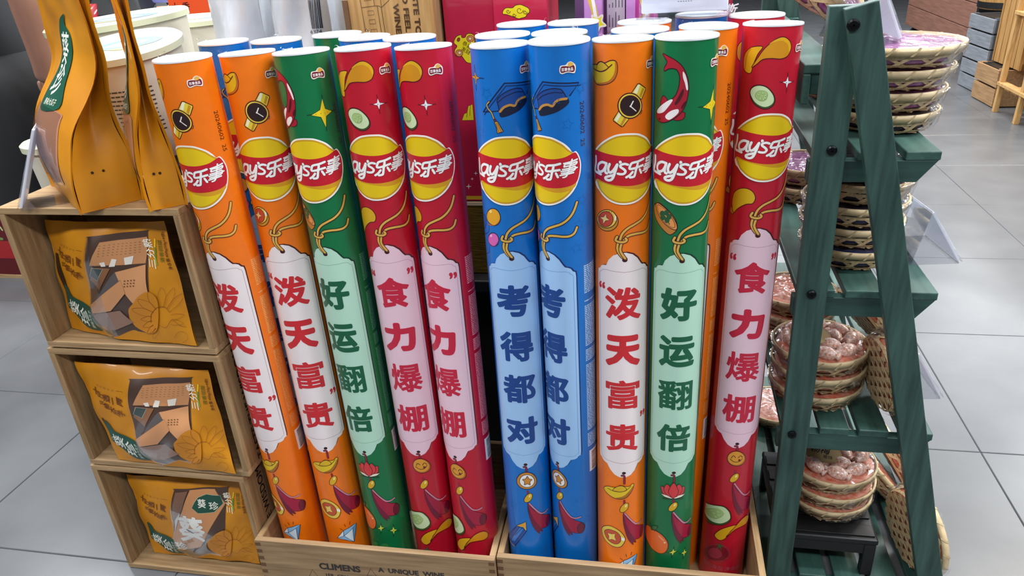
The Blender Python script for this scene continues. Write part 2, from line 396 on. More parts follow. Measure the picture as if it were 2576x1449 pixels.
# ---- brand logo, the same on every tube
_lx = ([97, 130, 150, 200, 250, 350, 600, 760, 880, 960, 1000, 1040, 1075], [-58, -54, -50, -43, -36, -25, 1, 15, 27, 37, 44, 51, 57])
LG = lambda x, y: (float(np.interp(x - .056 * (y - 560), *_lx)) / 1000, (-116.7 - .0849 * y) / 1000)
def logo_art():
    A = Art(LG)
    blob = [(-57, -165), (-54, -156), (-47, -148), (-32, -136), (-16, -127), (-3, -124.5), (10, -124.8), (20, -126.8), (33, -134), (41, -142), (45.5, -149), (50.5, -148), (55.5, -155.5), (58.5, -168), (57, -182), (53, -193.5), (48.5, -203), (40.5, -213), (30, -221.5), (18, -227.5), (7, -230.2), (-4, -230.6), (-13, -229.4), (-24, -225.5), (-35, -218.5), (-43, -211.5), (-48, -209), (-52.5, -202), (-55.5, -190), (-57.8, -175)]
    rnd = [p for p in blob if p not in ((45.5, -149), (50.5, -148), (-48, -209), (-52.5, -202))]
    ins = lambda P, k: [(a * k, -177.5 + (b + 177.5) * k) for a, b in P]
    A.poly(mm(blob), 'F2EDE6', sm=True, raw=True); A.poly(mm(ins(rnd, .952)), 'C9951A', sm=True, raw=True); A.poly(mm(ins(rnd, .905)), 'E3C00E', sm=True, raw=True)
    A.poly(mm([(-47, -197), (-30, -200), (-8, -204), (18, -208.5), (38, -206.5), (49, -199), (44, -193), (0, -196)]), 'D3971A', sm=True, raw=True)
    A.poly(mm([(-55, -157), (-52.5, -153), (-47, -152), (-30, -154), (-5, -157.2), (15, -158), (32, -155.8), (43, -151.5), (49.5, -149.6), (54, -157), (56.6, -168), (55, -182), (51.5, -192.5), (47, -196.5), (38, -199.5), (24, -201.6), (6, -202.2), (-12, -201), (-30, -198.3), (-44, -195.6), (-49, -196.5), (-52, -201), (-54, -190), (-56, -175), (-56, -164)]), 'C01428', sm=True, raw=True)
    w = '#F4F1EE'.strip('#'); o = '5A0A1E'
    S = [[(152, 530), (158, 640), (152, 790), (200, 812), (252, 826)],
         [(325, 614), (255, 606), (208, 660), (202, 740), (232, 783), (280, 755), (316, 680), (328, 614)], [(328, 614), (315, 700), (320, 775), (345, 788)],
         [(375, 622), (358, 700), (374, 764), (412, 758), (450, 700), (482, 622)], [(482, 622), (462, 740), (432, 868), (388, 908), (338, 900), (325, 870), (362, 842), (440, 812)],
         [(520, 575), (528, 600)], [(628, 628), (580, 612), (530, 630), (530, 665), (575, 705), (600, 745), (580, 785), (535, 790), (500, 782)],
         [(885, 562), (800, 590), (700, 605), (672, 640), (660, 700), (720, 705), (800, 690), (880, 672)], [(792, 625), (770, 740), (752, 835), (725, 852), (680, 855)], [(715, 762), (670, 815), (618, 848)], [(832, 735), (860, 800)],
         [(925, 560), (990, 540), (1045, 510)], [(1000, 500), (985, 640), (965, 780), (925, 808)], [(930, 615), (945, 575), (1000, 570), (1042, 552), (1035, 590), (990, 605), (930, 620)],
         [(915, 665), (985, 650), (1030, 630), (1028, 690), (975, 720), (905, 735)], [(900, 700), (975, 685), (1050, 655)], [(890, 770), (970, 752), (1022, 735)]]
    A.sline(S[:6], .0050, o); A.sline(S[:6], .0040, w); A.sline(S[6:11], .0046, o); A.sline(S[6:11], .0036, w); A.sline(S[11:], .0030, o); A.sline(S[11:], .0023, w)
    return A
# ---- the hanging tag and its cord
TAG = [(-48.5, -347), (-47.5, -340), (-43, -338), (-40, -333.5), (-36, -331.5), (-30, -330.5), (-26, -321), (-18, -312.5), (-8, -308), (2, -307.5), (12, -311), (20, -318), (26, -327), (29, -330.5), (34, -331.5), (38, -333.5), (41, -338), (45, -340), (46, -347),
       (46, -520), (46, -690), (45, -697), (41, -699), (38, -703), (34, -705), (27, -706.5), (21, -718), (13, -726.5), (3, -731), (-7, -730.5), (-16, -726), (-24, -717), (-30, -706.5), (-36, -705), (-40, -703), (-43, -699), (-47.5, -697), (-48.5, -690), (-48.5, -520)]
INN = [(-44, -347), (-42.5, -343.5), (-39.5, -342.5), (-38, -339.5), (-30, -338), (0, -340), (28, -338), (35.5, -339.5), (37, -342.5), (40, -343.5), (41.5, -347), (41.5, -520), (41.5, -690), (40, -693.5), (37, -694.5), (35.5, -697.5), (28, -699), (0, -701), (-30, -699), (-38, -697.5), (-39.5, -694.5), (-42.5, -693.5), (-44, -690), (-44, -520)]
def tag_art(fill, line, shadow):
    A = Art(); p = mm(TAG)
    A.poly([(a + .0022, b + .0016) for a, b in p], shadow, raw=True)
    A.poly(p, fill, raw=True); A.stroke(mm(INN), .0007, line, sm=False, closed=True, raw=True)
    A.poly(ell((0, -.3195), .0042, .0036), '3A0E10', raw=True); A.poly(ell((.0005, -.7215), .0035, .0028), '2A0A0C', raw=True)
    return A
def cord_art(dark):
    A = Art(crop(7, 1180, 320, 1660, 2046))
    S = [[(792, 1190), (788, 1260), (802, 1320), (826, 1370), (850, 1398)], [(815, 1200), (806, 1280), (818, 1330), (845, 1390)],
         [(800, 1180), (812, 1125), (850, 1085), (920, 1060), (990, 1035), (1060, 985), (1110, 920), (1140, 850), (1155, 800)],
         [(825, 1205), (838, 1178), (870, 1162), (940, 1165), (1010, 1172), (1080, 1165), (1130, 1130), (1155, 1070)]]
    for q in S: A.stroke(q, .0056, dark); A.stroke(q, .0034, 'D9A94C')
    q = [(782, 1142), (776, 1175), (800, 1205), (830, 1216), (848, 1205), (838, 1182)]
    A.stroke(q, .0056, dark); A.stroke(q, .0034, 'D9A94C'); return A
def tassel_art(dark, c1='A01238', c2='6E0E30'):
    A = Art(crop(7, 1220, 1080, 1620, 1571))
    A.stroke([(705, 345), (722, 360), (726, 430)], .0042, dark); A.stroke([(705, 345), (722, 360), (726, 430)], .0028, '8A1C30')
    A.stroke([(734, 590), (738, 640)], .004, '8A1C30')
    A.shape(ell((740, 656), 32, 38), 'D8A81C', dark, .0011); A.poly(ell((748, 645), 9, 12), 'F2DC8A')
    A.shape([(735, 700), (760, 760), (810, 830), (880, 890), (950, 915), (982, 935), (985, 970), (955, 1015), (915, 1025), (850, 1010), (868, 1042), (830, 1020), (838, 1050), (800, 1000), (770, 930), (745, 830), (735, 760)], c1, dark, .001)
    A.poly([(735, 720), (755, 800), (790, 900), (850, 1000), (868, 1042), (830, 1020), (838, 1050), (800, 1000), (770, 930), (745, 830)], c2, sm=True)
    A.shape(ell((948, 972), 34, 52, .2), c2, dark, .0009)
    A.stroke([(745, 712), (790, 790), (850, 862), (900, 875), (945, 862)], .0038, dark); A.stroke([(745, 712), (790, 790), (850, 862), (900, 875), (945, 862)], .0028, 'C98498')
    return A
def emblem_art():
    A = Art(crop(7, 1080, 0, 1860, 2576))
    A.poly([(1080, 575), (1090, 545), (1130, 538), (1148, 518), (1172, 508), (1198, 522), (1214, 545), (1212, 585), (1200, 606), (1150, 600), (1105, 614), (1085, 605)], 'F0E4DC', sm=True)
    A.poly(ell((1172, 535), 24, 22), 'DCAE4E'); A.poly([(1088, 580), (1098, 552), (1140, 548), (1165, 552), (1196, 540), (1206, 560), (1204, 585), (1190, 596), (1150, 592), (1105, 604), (1092, 598)], '6A1024', sm=True)
    A.text('百事食品', (1146, 574), 1, 'F4EEEA', bold=.02, raw=False, fit=(.0165, .0047)); return A
def side_print(c):                            # small print block, bar code and date code on the tube's side (too small to read in the photo, save the date)
    A = Art(); R = random.Random(3); rs = []
    v = -.335
    while v > -.685:
        if R.random() < .1: v -= .006; continue
        u = .060
        while u < .098:
            w = R.uniform(.0015, .007); rs.append((u, v, min(u + w, .1), v + .0021)); u += w + R.uniform(.0006, .0016)
        v -= .0033
    A.rects(rs, c)
    A.poly([(.063, -.742), (.094, -.742), (.094, -.695), (.063, -.695)], 'E8E6EA', raw=True)
    rs = []; v = -.739
    while v < -.699: h = R.choice([.0005, .0009, .0014]); rs.append((.069, v, .092, v + h)); v += h + R.choice([.0006, .001])
    A.rects(rs, '20242C')
    A.text('20240602  25', (.0640, -.1110), .0112, '3A2A40' if c != 'F2A860' else '5A2408', rot=-math.pi / 2, sx=1.05)
    return A
BOLD = {'天': .055, '力': .06, '好': .045, '运': .04, '考': .042, '对': .048, '得': .036, '爆': .022, '翻': .022, '贵': .028, '泼': .034, '棚': .028, '富': .022, '都': .036}
def slogan_art(chars, color, quotes):
    A = Art()
    for ch, v in zip(chars, (-.394, -.479, -.562, -.648)): A.text(ch, (-.002, v), 1, color, bold=BOLD.get(ch, .034), fit=(.060, .057))
    if quotes:
        for t, (u, v) in zip('“”', quotes): A.text(t, (u, v), 1, color, bold=.03, fit=(.0135, .0115))
    return A

def art_orange():
    A = Art(crop(8, 1480, 130, 1660, 1304)); Y = 'DDB41C'
    A.shape([(80, 245), (105, 230), (155, 232), (185, 195), (240, 180), (300, 205), (380, 170), (450, 158), (500, 175), (525, 230), (530, 330), (510, 430), (460, 520), (370, 580), (260, 605), (180, 603), (140, 570), (100, 480), (78, 380)], Y, DK, .0014)
    A.poly([(490, 180), (522, 230), (527, 330), (508, 430), (458, 516), (370, 576), (260, 600), (185, 598), (150, 572), (250, 565), (370, 530), (450, 440), (485, 330)], 'BE6A1C', sm=True)
    A.shape([(145, 325), (160, 250), (200, 195), (240, 183), (300, 215), (345, 260), (367, 292), (300, 340), (220, 360), (150, 335)], 'D6AA18', DK, .0012)
    A.stroke([(95, 295), (150, 340), (220, 362), (300, 345), (370, 290), (430, 235)], .0014, DK)
    for q, a, b in (([(785, 755), (895, 590), (930, 582), (1040, 665), (1037, 700), (970, 870), (900, 820)], [(825, 745), (900, 605), (945, 605), (885, 770)], [(930, 800), (985, 655), (1018, 680), (958, 840)]),
                    ([(455, 1235), (550, 1085), (740, 1225), (640, 1355), (610, 1370), (462, 1262)], [(480, 1240), (560, 1110), (605, 1140), (520, 1285)], [(580, 1335), (655, 1190), (695, 1215), (612, 1358)])):
        A.shape(q, 'E2C63A', DK, .0014, sm=False); A.poly(a, 'EDE9C8'); A.poly(b, 'C48A1E')
    A.shape([(925, 1130), (950, 1050), (978, 1070), (955, 1132)], 'D06A1C', DK, .001, sm=False)
    A.shape(ell((757, 985), 215, 228), 'E6CC48', DK, .0016); A.shape(ell((762, 985), 178, 186), '2A1418', DK, .001)
    A.stroke([(768, 995), (815, 905)], .0018, 'EFE8E0', sm=False); A.stroke([(768, 995), (865, 1080)], .0014, 'EFE8E0', sm=False); A.poly(ell((768, 995), 18, 18), 'EFE8E0')
    A.xf = crop(8, 1180, 320, 1660, 2046)
    A.shape(ell((1487, 1008), 112, 106), 'C48C28', DK, .0012); A.shape(ell((1478, 982), 104, 98), 'E8C548', DK, .0012); A.shape(ell((1467, 985), 78, 82), 'C4442C', DK, .001)
    A.poly([(1555, 925), (1580, 960), (1578, 1000), (1560, 1000), (1560, 950)], 'F0EAD8')
    A.shape(spark((1457, 983), (1468, 928), (1508, 995), (1440, 1037), (1408, 965), .3), 'E9CB86', DK, .0008, sm=False)
    P = Art(crop(2, 600, 1080, 1000, 1571))
    P.shape([(738, 320), (760, 308), (815, 312), (850, 290), (900, 295), (935, 290), (960, 265), (978, 270), (970, 330), (935, 390), (890, 415), (830, 412), (780, 385), (745, 345)], 'E0BC1C', DK, .0012)
    P.poly([(972, 280), (968, 330), (932, 388), (888, 412), (840, 410), (900, 385), (945, 330)], 'A86A18', sm=True)
    P.shape([(800, 340), (820, 308), (860, 292), (900, 305), (915, 330), (870, 347), (830, 348)], 'D8AE18', DK, .001); P.stroke([(760, 325), (800, 345), (850, 350), (905, 335), (950, 288)], .0011, DK)
    B = Art(crop(8, 1500, 1080, 1960, 1806))
    B.shape([(60, 970), (90, 950), (150, 955), (230, 1000), (280, 1060), (283, 1100), (250, 1150), (200, 1162), (130, 1130), (80, 1070), (60, 1010)], 'E4C348', DK, .0012)
    B.poly([(240, 1060), (280, 1075), (280, 1100), (245, 1092)], 'F0EAD8')
    B.shape([(85, 1000), (130, 985), (200, 1010), (240, 1060), (235, 1110), (190, 1130), (130, 1100), (95, 1050)], 'C4502C', DK, .001)
    B.shape(spark((155, 1055), (115, 1018), (188, 1028), (198, 1097), (125, 1085), .38), 'E9CB66', DK, .0007, sm=False)
    B.xf = crop(2, 600, 1080, 1000, 1571)
    B.shape([(975, 1060), (1035, 988), (1130, 930), (1162, 910), (1152, 1000), (1140, 1098), (1060, 1080)], '8FBEE2', '1A2A44', .0012, sm=False)
    B.poly([(980, 1058), (1036, 1040), (1032, 995)], 'E4EEF4'); B.poly([(1044, 1042), (1122, 968), (1136, 1092)], 'DCEAF2'); B.poly([(1130, 965), (1158, 918), (1140, 1085)], '5E9CD0')
    B.sline([[(975, 1060), (1040, 1038), (1125, 962), (1162, 910)], [(1040, 1038), (1035, 988)], [(1125, 962), (1140, 1098)], [(1040, 1038), (1140, 1098)]], .0008, '1A2A44')
    B.sline([[(1000, 968), (1024, 980)], [(1042, 925), (1055, 948)], [(1098, 900), (1095, 928)]], .001, DK)
    return A, P, B
def art_green():
    D = '2A0A10'; A = Art(crop(9, 1080, 0, 1860, 2576)); Rd = 'A6182C'
    A.shape([(2090, 930), (2125, 940), (2112, 985), (2060, 1000), (2030, 985)], Rd, D, .001); A.shape([(1925, 880), (1925, 830), (1945, 793), (1975, 820), (1978, 860)], Rd, D, .001)
    A.shape([(1940, 443), (2000, 472), (2060, 508), (2110, 560), (2145, 640), (2156, 720), (2147, 800), (2125, 880), (2085, 940), (2030, 985), (1960, 1015), (1910, 1006), (1886, 960), (1895, 910), (1940, 865), (2000, 830), (2045, 790), (2072, 720), (2080, 640), (2062, 585), (2030, 568), (1990, 570), (1953, 588), (1956, 555), (1976, 510)], Rd, D, .0012)
    A.poly([(2108, 592), (2130, 625), (2146, 690), (2149, 742), (2136, 742), (2124, 690), (2108, 640)], 'ECE6E4', sm=True)
    A.poly([(1895, 915), (1930, 872), (2000, 826), (2022, 832), (1990, 880), (1945, 930), (1900, 938)], 'ECE6E4', sm=True); A.poly([(1965, 955), (2010, 918), (2066, 905), (2066, 940), (2000, 992), (1966, 980)], 'ECE6E4', sm=True)
    A.poly([(2038, 858), (2070, 800), (2108, 735), (2112, 770), (2085, 830), (2052, 868)], '4E0C1C', sm=True); A.poly([(2095, 880), (2120, 845), (2135, 840), (2115, 885), (2096, 905)], '4E0C1C', sm=True)
    A.poly(ell((1915, 985), 6, 7), '1A0608')
    A.xf = crop(3, 480, 0, 1200, 2576)
    A.sline([[(1177, 850), (1200, 1000)], [(1045, 1030), (1200, 1010)], [(1300, 982), (1200, 1005)], [(1222, 1170), (1205, 1010)]], .0012, '0A2A1C')
    A.shape(spark((1192, 1008), (1180, 878), (1268, 992), (1216, 1142), (1082, 1030), .26), 'E6C81E', '0A2A1C', .001, sm=False)
    A.xf = crop(9, 1480, 320, 2000, 2216)
    A.shape([(705, 850), (735, 810), (780, 820), (860, 890), (930, 980), (955, 1060), (940, 1110), (890, 1148), (850, 1140), (780, 1070), (720, 960)], 'BE7A30', D, .0012)
    A.shape([(730, 815), (770, 820), (850, 890), (930, 1000), (953, 1070), (935, 1098), (880, 1080), (800, 1010), (740, 900)], 'E4954E', D, .0011); A.stroke([(742, 835), (775, 840), (845, 900), (915, 1005), (930, 1060), (910, 1075), (870, 1058), (805, 1000), (752, 900)], .0007, D, closed=True)
    A.L += 1; l = A.L
    for q in ((795, 922), (838, 915), (866, 958), (845, 995), (800, 965)): A.poly(ell(q, 27, 30), '1C5632', lay=l)
    A.stroke([(825, 955), (855, 1010), (870, 1038)], .0014, '1C5632', lay=l)
    P = Art(crop(9, 1500, 1080, 1960, 1806)); L = '4A0C18'; F = 'D23A3C'
    P.poly(ell((757, 677), 105, 13), '0B4428')
    for q in ([(640, 560), (672, 572), (700, 640), (690, 650), (655, 620)], [(870, 562), (842, 572), (815, 640), (825, 650), (860, 620)], [(668, 590), (692, 540), (728, 565), (740, 660), (700, 645)], [(848, 590), (822, 540), (790, 565), (775, 660), (815, 645)], [(714, 600), (764, 524), (808, 600), (795, 645), (762, 676), (728, 645)]): P.shape(q, F, L, .001)
    P.shape([(643, 628), (700, 645), (757, 675), (735, 678), (675, 660)], 'EDE6D2', L, .0008, sm=False); P.shape([(872, 628), (815, 645), (757, 675), (780, 678), (840, 660)], 'EDE6D2', L, .0008, sm=False)
    B = Art(crop(9, 1500, 1080, 1960, 1806))
    B.shape([(489, 962), (510, 940), (560, 980), (640, 1030), (700, 1100), (708, 1160), (680, 1210), (630, 1222), (560, 1180), (510, 1100), (487, 1020)], 'E46C2E', '5A1A0C', .0012)
    B.stroke([(620, 1050), (665, 1092)], .0032, 'F0A070'); B.poly(ell((677, 1114), 12, 10), 'F4B890')
    B.shape([(545, 985), (560, 948), (605, 955), (600, 980), (575, 990)], '1F6A3C', '0A2A1C', .0009); B.stroke([(520, 890), (540, 950), (580, 1000)], .0016, '3A2A14'); B.poly([(522, 895), (560, 985), (545, 985), (528, 940)], '1F5A34')
    B.xf = crop(3, 600, 1080, 1000, 1571)
    for c, r in (((1408, 968), 30), ((1530, 990), 34)):
        B.sline([[(c[0] - r * 1.8, c[1]), (c[0] + r * 1.8, c[1])], [(c[0], c[1] - r * 1.6), (c[0], c[1] + r * 1.8)]], .0009, '0A2A1C')
        B.poly(spark(c, (c[0] - 3, c[1] - r), (c[0] + r, c[1] - 4), (c[0] + 3, c[1] + r * 1.1), (c[0] - r, c[1] + 4), .24), 'DCD44A')
    B.poly(ell((1340, 1130), 40, 30), '2F7A3E'); B.poly(ell((1445, 1145), 40, 25), '2F7A3E')
    return A, P, B
def art_red():
    A = Art(crop(10, 1820, 0, 2576, 2282)); D = '4A0812'
    A.shape([(165, 400), (200, 355), (250, 340), (300, 345), (262, 400), (228, 480), (210, 540), (180, 542), (157, 510), (155, 450)], 'DCA61A', D, .0012)
    A.poly([(170, 405), (200, 360), (215, 352), (185, 410), (172, 500), (165, 520), (160, 500), (160, 450)], 'C0821C', sm=True)
    A.shape([(215, 500), (260, 430), (320, 350), (400, 285), (460, 268), (505, 300), (515, 350), (490, 410), (440, 435), (370, 432), (300, 440), (250, 480)], 'CE8A14', D, .0012)
    A.poly([(350, 322), (400, 288), (460, 272), (502, 302), (512, 350), (498, 385), (490, 330), (450, 300), (400, 305)], 'DCA61A', sm=True)
    A.sline([[(490, 540), (485, 612)], [(478, 692), (483, 620)], [(428, 612), (480, 616)], [(535, 606), (485, 614)]], .0011, D)
    A.shape(spark((484, 614), (490, 568), (522, 610), (480, 658), (448, 614), .24), 'EDE8EA', D, .0007, sm=False)
    A.shape([(202, 700), (218, 652), (270, 634), (330, 650), (378, 700), (392, 752), (375, 792), (330, 816), (280, 808), (228, 768)], '3A5226', D, .0016)
    A.poly([(206, 695), (224, 655), (272, 640), (328, 655), (372, 703), (384, 748), (368, 780), (328, 800), (285, 794), (235, 758)], 'CBDDAE', sm=True)
    A.shape([(240, 715), (262, 682), (300, 677), (332, 690), (337, 715), (325, 742), (292, 757), (260, 745)], 'A9C47E', '8AA864', .0006)
    for c, a in (((265, 705), .5), ((300, 695), .1), ((320, 712), -.4), ((280, 735), 1.2), ((305, 740), 1.6), ((315, 730), .9)): A.shape(ell(c, 13, 7, a), 'B9D08E', '8AA864', .0005)
    A.xf = crop(10, 1480, 320, 2000, 2216)
    A.shape([(1519, 880), (1535, 830), (1560, 895), (1545, 917)], 'C47C28', D, .0012)
    A.shape([(1545, 770), (1565, 690), (1620, 645), (1690, 640), (1750, 665), (1785, 710), (1790, 760), (1760, 805), (1700, 810), (1640, 835), (1590, 870), (1558, 900), (1545, 830)], 'D6A81C', D, .0012)
    P = Art(crop(10, 1500, 1080, 1960, 1806))
    P.shape(ell((1385, 277), 88, 73), 'B0661C', D, .0012); P.poly(ell((1380, 274), 80, 66), 'D8942E')
    P.sline([[(1335, 270), (1355, 248), (1376, 266)], [(1402, 270), (1424, 248), (1443, 264)], [(1325, 280), (1350, 303), (1385, 312), (1420, 300), (1442, 276)]], .0013, '4A1A0C'); P.poly(ell((1413, 294), 12, 13), '6A2214')
    B = Art(crop(4, 860, 1080, 1300, 1728))
    B.shape([(640, 790), (680, 785), (770, 810), (840, 850), (877, 910), (872, 955), (830, 990), (780, 995), (720, 965), (670, 895), (642, 830)], '3A5226', D, .0012)
    B.poly([(646, 795), (685, 792), (768, 817), (834, 856), (866, 910), (860, 942), (822, 972), (782, 978), (728, 950), (678, 885), (650, 830)], 'CBDDAE', sm=True)
    B.shape([(682, 848), (740, 838), (795, 870), (800, 905), (760, 937), (715, 910)], 'A9C47E', '8AA864', .0006)
    for c, a in (((720, 860), .3), ((760, 870), .5), ((735, 885), .9), ((770, 900), .6), ((752, 915), .8)): B.shape(ell(c, 18, 8, a), 'B9D08E', '8AA864', .0005)
    B.xf = crop(5, 860, 1080, 1300, 1728)
    B.shape([(1150, 1130), (1170, 1095), (1220, 1085), (1275, 1090), (1235, 1140), (1215, 1190), (1185, 1202), (1160, 1170)], 'DCA61A', D, .0012)
    B.shape([(1213, 1182), (1260, 1110), (1320, 1050), (1390, 1020), (1435, 1030), (1441, 1065), (1410, 1100), (1340, 1115), (1270, 1132)], 'CE8A14', D, .0012)
    B.xf = crop(10, 1500, 1080, 1960, 1806)
    B.poly(ell((1195, 1208), 135, 90, .1), '9C2438'); B.poly(ell((1190, 1210), 118, 76, .1), '7E1024'); B.poly(ell((1175, 1212), 70, 50, .3), 'A02840')
    B.poly(star((1222, 1142), 48, 14, 5, -1.3), '3C5A34')
    B.text('膨化食品 净含量', (1230, 1362), .011, 'B04A5A', bold=.01, raw=False)
    return A, P, B
def art_blue():
    A = Art(crop(6, 1180, 100, 1340, 966)); D = '101838'
    A.sline([[(82, 375), (95, 560)], [(112, 765), (100, 570)], [(30, 545), (100, 560)], [(222, 582), (110, 565)]], .0011, D)
    A.shape(spark((102, 562), (88, 478), (160, 575), (108, 685), (42, 548), .24), 'D0983C', D, .0008, sm=False)
    f6, f7 = crop(6, 1180, 100, 1340, 966), crop(7, 1080, 0, 1860, 2576)
    bd = [f6(218, 1088), f6(535, 655), f7(1243, 684), f7(1168, 792), f6(450, 1077)]
    A.poly(bd, '0C5CB0', raw=True); A.stroke(bd[:3] + bd[3:4], .002, D, sm=False, raw=True); A.stroke([bd[0], bd[4]], .0014, D, sm=False, raw=True)
    A.stroke([(q[0] + .002, q[1] - .004) for q in bd[:3]], .0012, D, sm=False, raw=True)
    A.shape([(425, 915), (470, 850), (570, 780), (690, 735), (760, 730), (800, 742), (850, 840), (872, 895), (850, 960), (760, 1060), (650, 1120), (540, 1160), (480, 1160), (465, 1100), (445, 1000)], '1B458E', D, .0014)
    A.shape([(468, 1110), (540, 1030), (640, 990), (690, 1000), (740, 930), (850, 878), (872, 905), (850, 960), (760, 1060), (650, 1120), (540, 1160), (485, 1157)], '131A34', D, .001)
    A.stroke([(470, 1085), (530, 1020), (620, 985), (690, 995), (730, 930), (780, 885), (850, 860)], .0034, 'C48C3C'); A.stroke([(440, 945), (540, 862), (700, 792), (812, 782)], .0011, D)
    for w, c in ((.0034, D), (.0018, 'B8985A')): A.stroke([(305, 935), (270, 980), (290, 1040), (340, 1100), (375, 1190)], w, c)
    A.shape([(372, 1200), (400, 1195), (420, 1235), (388, 1246)], '7A1F2E', D, .0009, sm=False)
    A.shape([(385, 1246), (432, 1232), (475, 1310), (520, 1385), (490, 1398), (430, 1415), (418, 1330)], 'CC9034', D, .0011, sm=False)
    A.sline([[(410, 1262), (455, 1400)], [(425, 1255), (490, 1390)]], .0007, '6A4414')
    A.xf = crop(6, 1180, 320, 1660, 2046)
    A.shape(ell((157, 1008), 28, 78), '0C5CB0', D, .0009)
    A.sline([[(215, 1050), (208, 1120), (170, 1150), (175, 1200)], [(220, 1275), (215, 1335), (185, 1355)]], .0008, D)
    A.shape(ell((263, 958), 72, 92, -.25), 'DFA022', D, .0013); A.poly([(205, 1030), (270, 1045), (320, 1000), (332, 960), (328, 1000), (290, 1042), (230, 1050)], 'CC6A20', sm=True); A.poly(ell((232, 900), 14, 17), 'F2D27A')
    A.shape(ell((262, 1200), 56, 72, -.2), 'D564AE', D, .0013); A.poly([(222, 1262), (275, 1265), (312, 1215), (312, 1235), (275, 1272)], '8E3E88', sm=True); A.poly(ell((238, 1160), 12, 14), 'EFB0DC')
    for (u, v) in ((-22, -62), (24, -72), (62, -60), (40, -108), (-40, -120), (66, -112), (22, -258), (54, -262), (60, -225), (48, -300), (80, -200), (-30, -820), (40, -800), (10, -860), (56, -850)):
        A.stroke(mm(star((u, v), 9, 4.2, 5, .3 + u)), .0006, '0A56A4', sm=False, closed=True, raw=True)
    P = Art(crop(6, 1220, 1080, 1620, 1571))
    P.shape(ell((412, 503), 97, 83), 'CC8630', D, .0013); P.shape(ell((415, 505), 72, 62), 'EFEAE6', D, .001); P.shape(star((418, 505), 48, 28, 5), 'CC8630', D, .001)
    B = Art(crop(6, 1220, 1080, 1620, 1571))
    B.shape([(220, 1055), (320, 945), (412, 1000), (295, 1152)], '1A4C9C', D, .0012, sm=False); B.shape([(262, 1085), (345, 962), (385, 985), (300, 1105)], '2E78C8', D, .0009, sm=False)
    B.shape([(315, 943), (405, 908), (412, 1002), (380, 965)], 'DCA038', D, .001, sm=False); B.stroke([(222, 1052), (250, 1090), (295, 1148)], .0024, 'CC9050', sm=False); B.stroke([(300, 1040), (372, 965)], .0008, D)
    B.poly([(295, 1240), (330, 1242), (380, 1262), (290, 1265)], '8A6A2C')
    return A, P, B
DESIGN = {
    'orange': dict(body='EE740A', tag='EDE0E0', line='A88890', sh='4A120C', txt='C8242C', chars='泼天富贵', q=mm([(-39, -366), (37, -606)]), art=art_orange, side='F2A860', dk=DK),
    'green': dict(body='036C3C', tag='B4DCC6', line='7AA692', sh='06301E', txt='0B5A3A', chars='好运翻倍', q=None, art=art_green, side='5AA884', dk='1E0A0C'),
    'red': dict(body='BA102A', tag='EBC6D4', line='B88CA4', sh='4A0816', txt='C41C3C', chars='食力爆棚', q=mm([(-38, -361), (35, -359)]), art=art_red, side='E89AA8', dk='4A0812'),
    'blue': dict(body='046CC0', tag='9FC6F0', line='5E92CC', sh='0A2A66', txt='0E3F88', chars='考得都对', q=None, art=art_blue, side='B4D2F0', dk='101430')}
m_lid = mat('lid_plastic', 'EDF1F4', .25, coat=.3)
ART = {}; BAKED = {}
def design_meshes(name):
    if name in ART: return ART[name]
    d = DESIGN[name]; A, P, B = d['art'](); out = []
    def bake(part, art, base, parent_part=None):
        if id(art) in BAKED: out.append((part, BAKED[id(art)], parent_part)); return
        o = art.build(part, None, tube_map, gu=GU, base=base, nrm=lambda u, v: (math.sin(u / TR), -math.cos(u / TR), 0)); me = o.data; bpy.data.objects.remove(o); out.append((part, me, parent_part))
        if art is LOGO: BAKED[id(art)] = me
    for a in A.clusters(): bake('picture', a, .00012)
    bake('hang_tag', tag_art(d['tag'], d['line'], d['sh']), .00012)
    for a in slogan_art(d['chars'], d['txt'], d['q']).clusters(0): bake('slogan_character', a, .0004, 'hang_tag')
    bake('cord', cord_art(d['dk']), .0005, 'hang_tag')
    bake('pendant', P, .0009); [bake('tassel', a, .0004) for a in tassel_art(d['dk']).clusters()]
    [bake('lower_picture', a, .0008) for a in B.clusters()]
    bake('brand_logo', LOGO, .0016); bake('emblem', emblem_art(), .0008); bake('small_print', side_print(d['side']), .0002)
    ART[name] = out; return out
LOGO = logo_art()
def tube_body(zlo):
    mb = MB(); n = NSEG
    mb.lathe([(TR, -zlo), (TR, TL)], n); mb.lathe([(0.001, -zlo), (TR, -zlo)], n)
    return mb
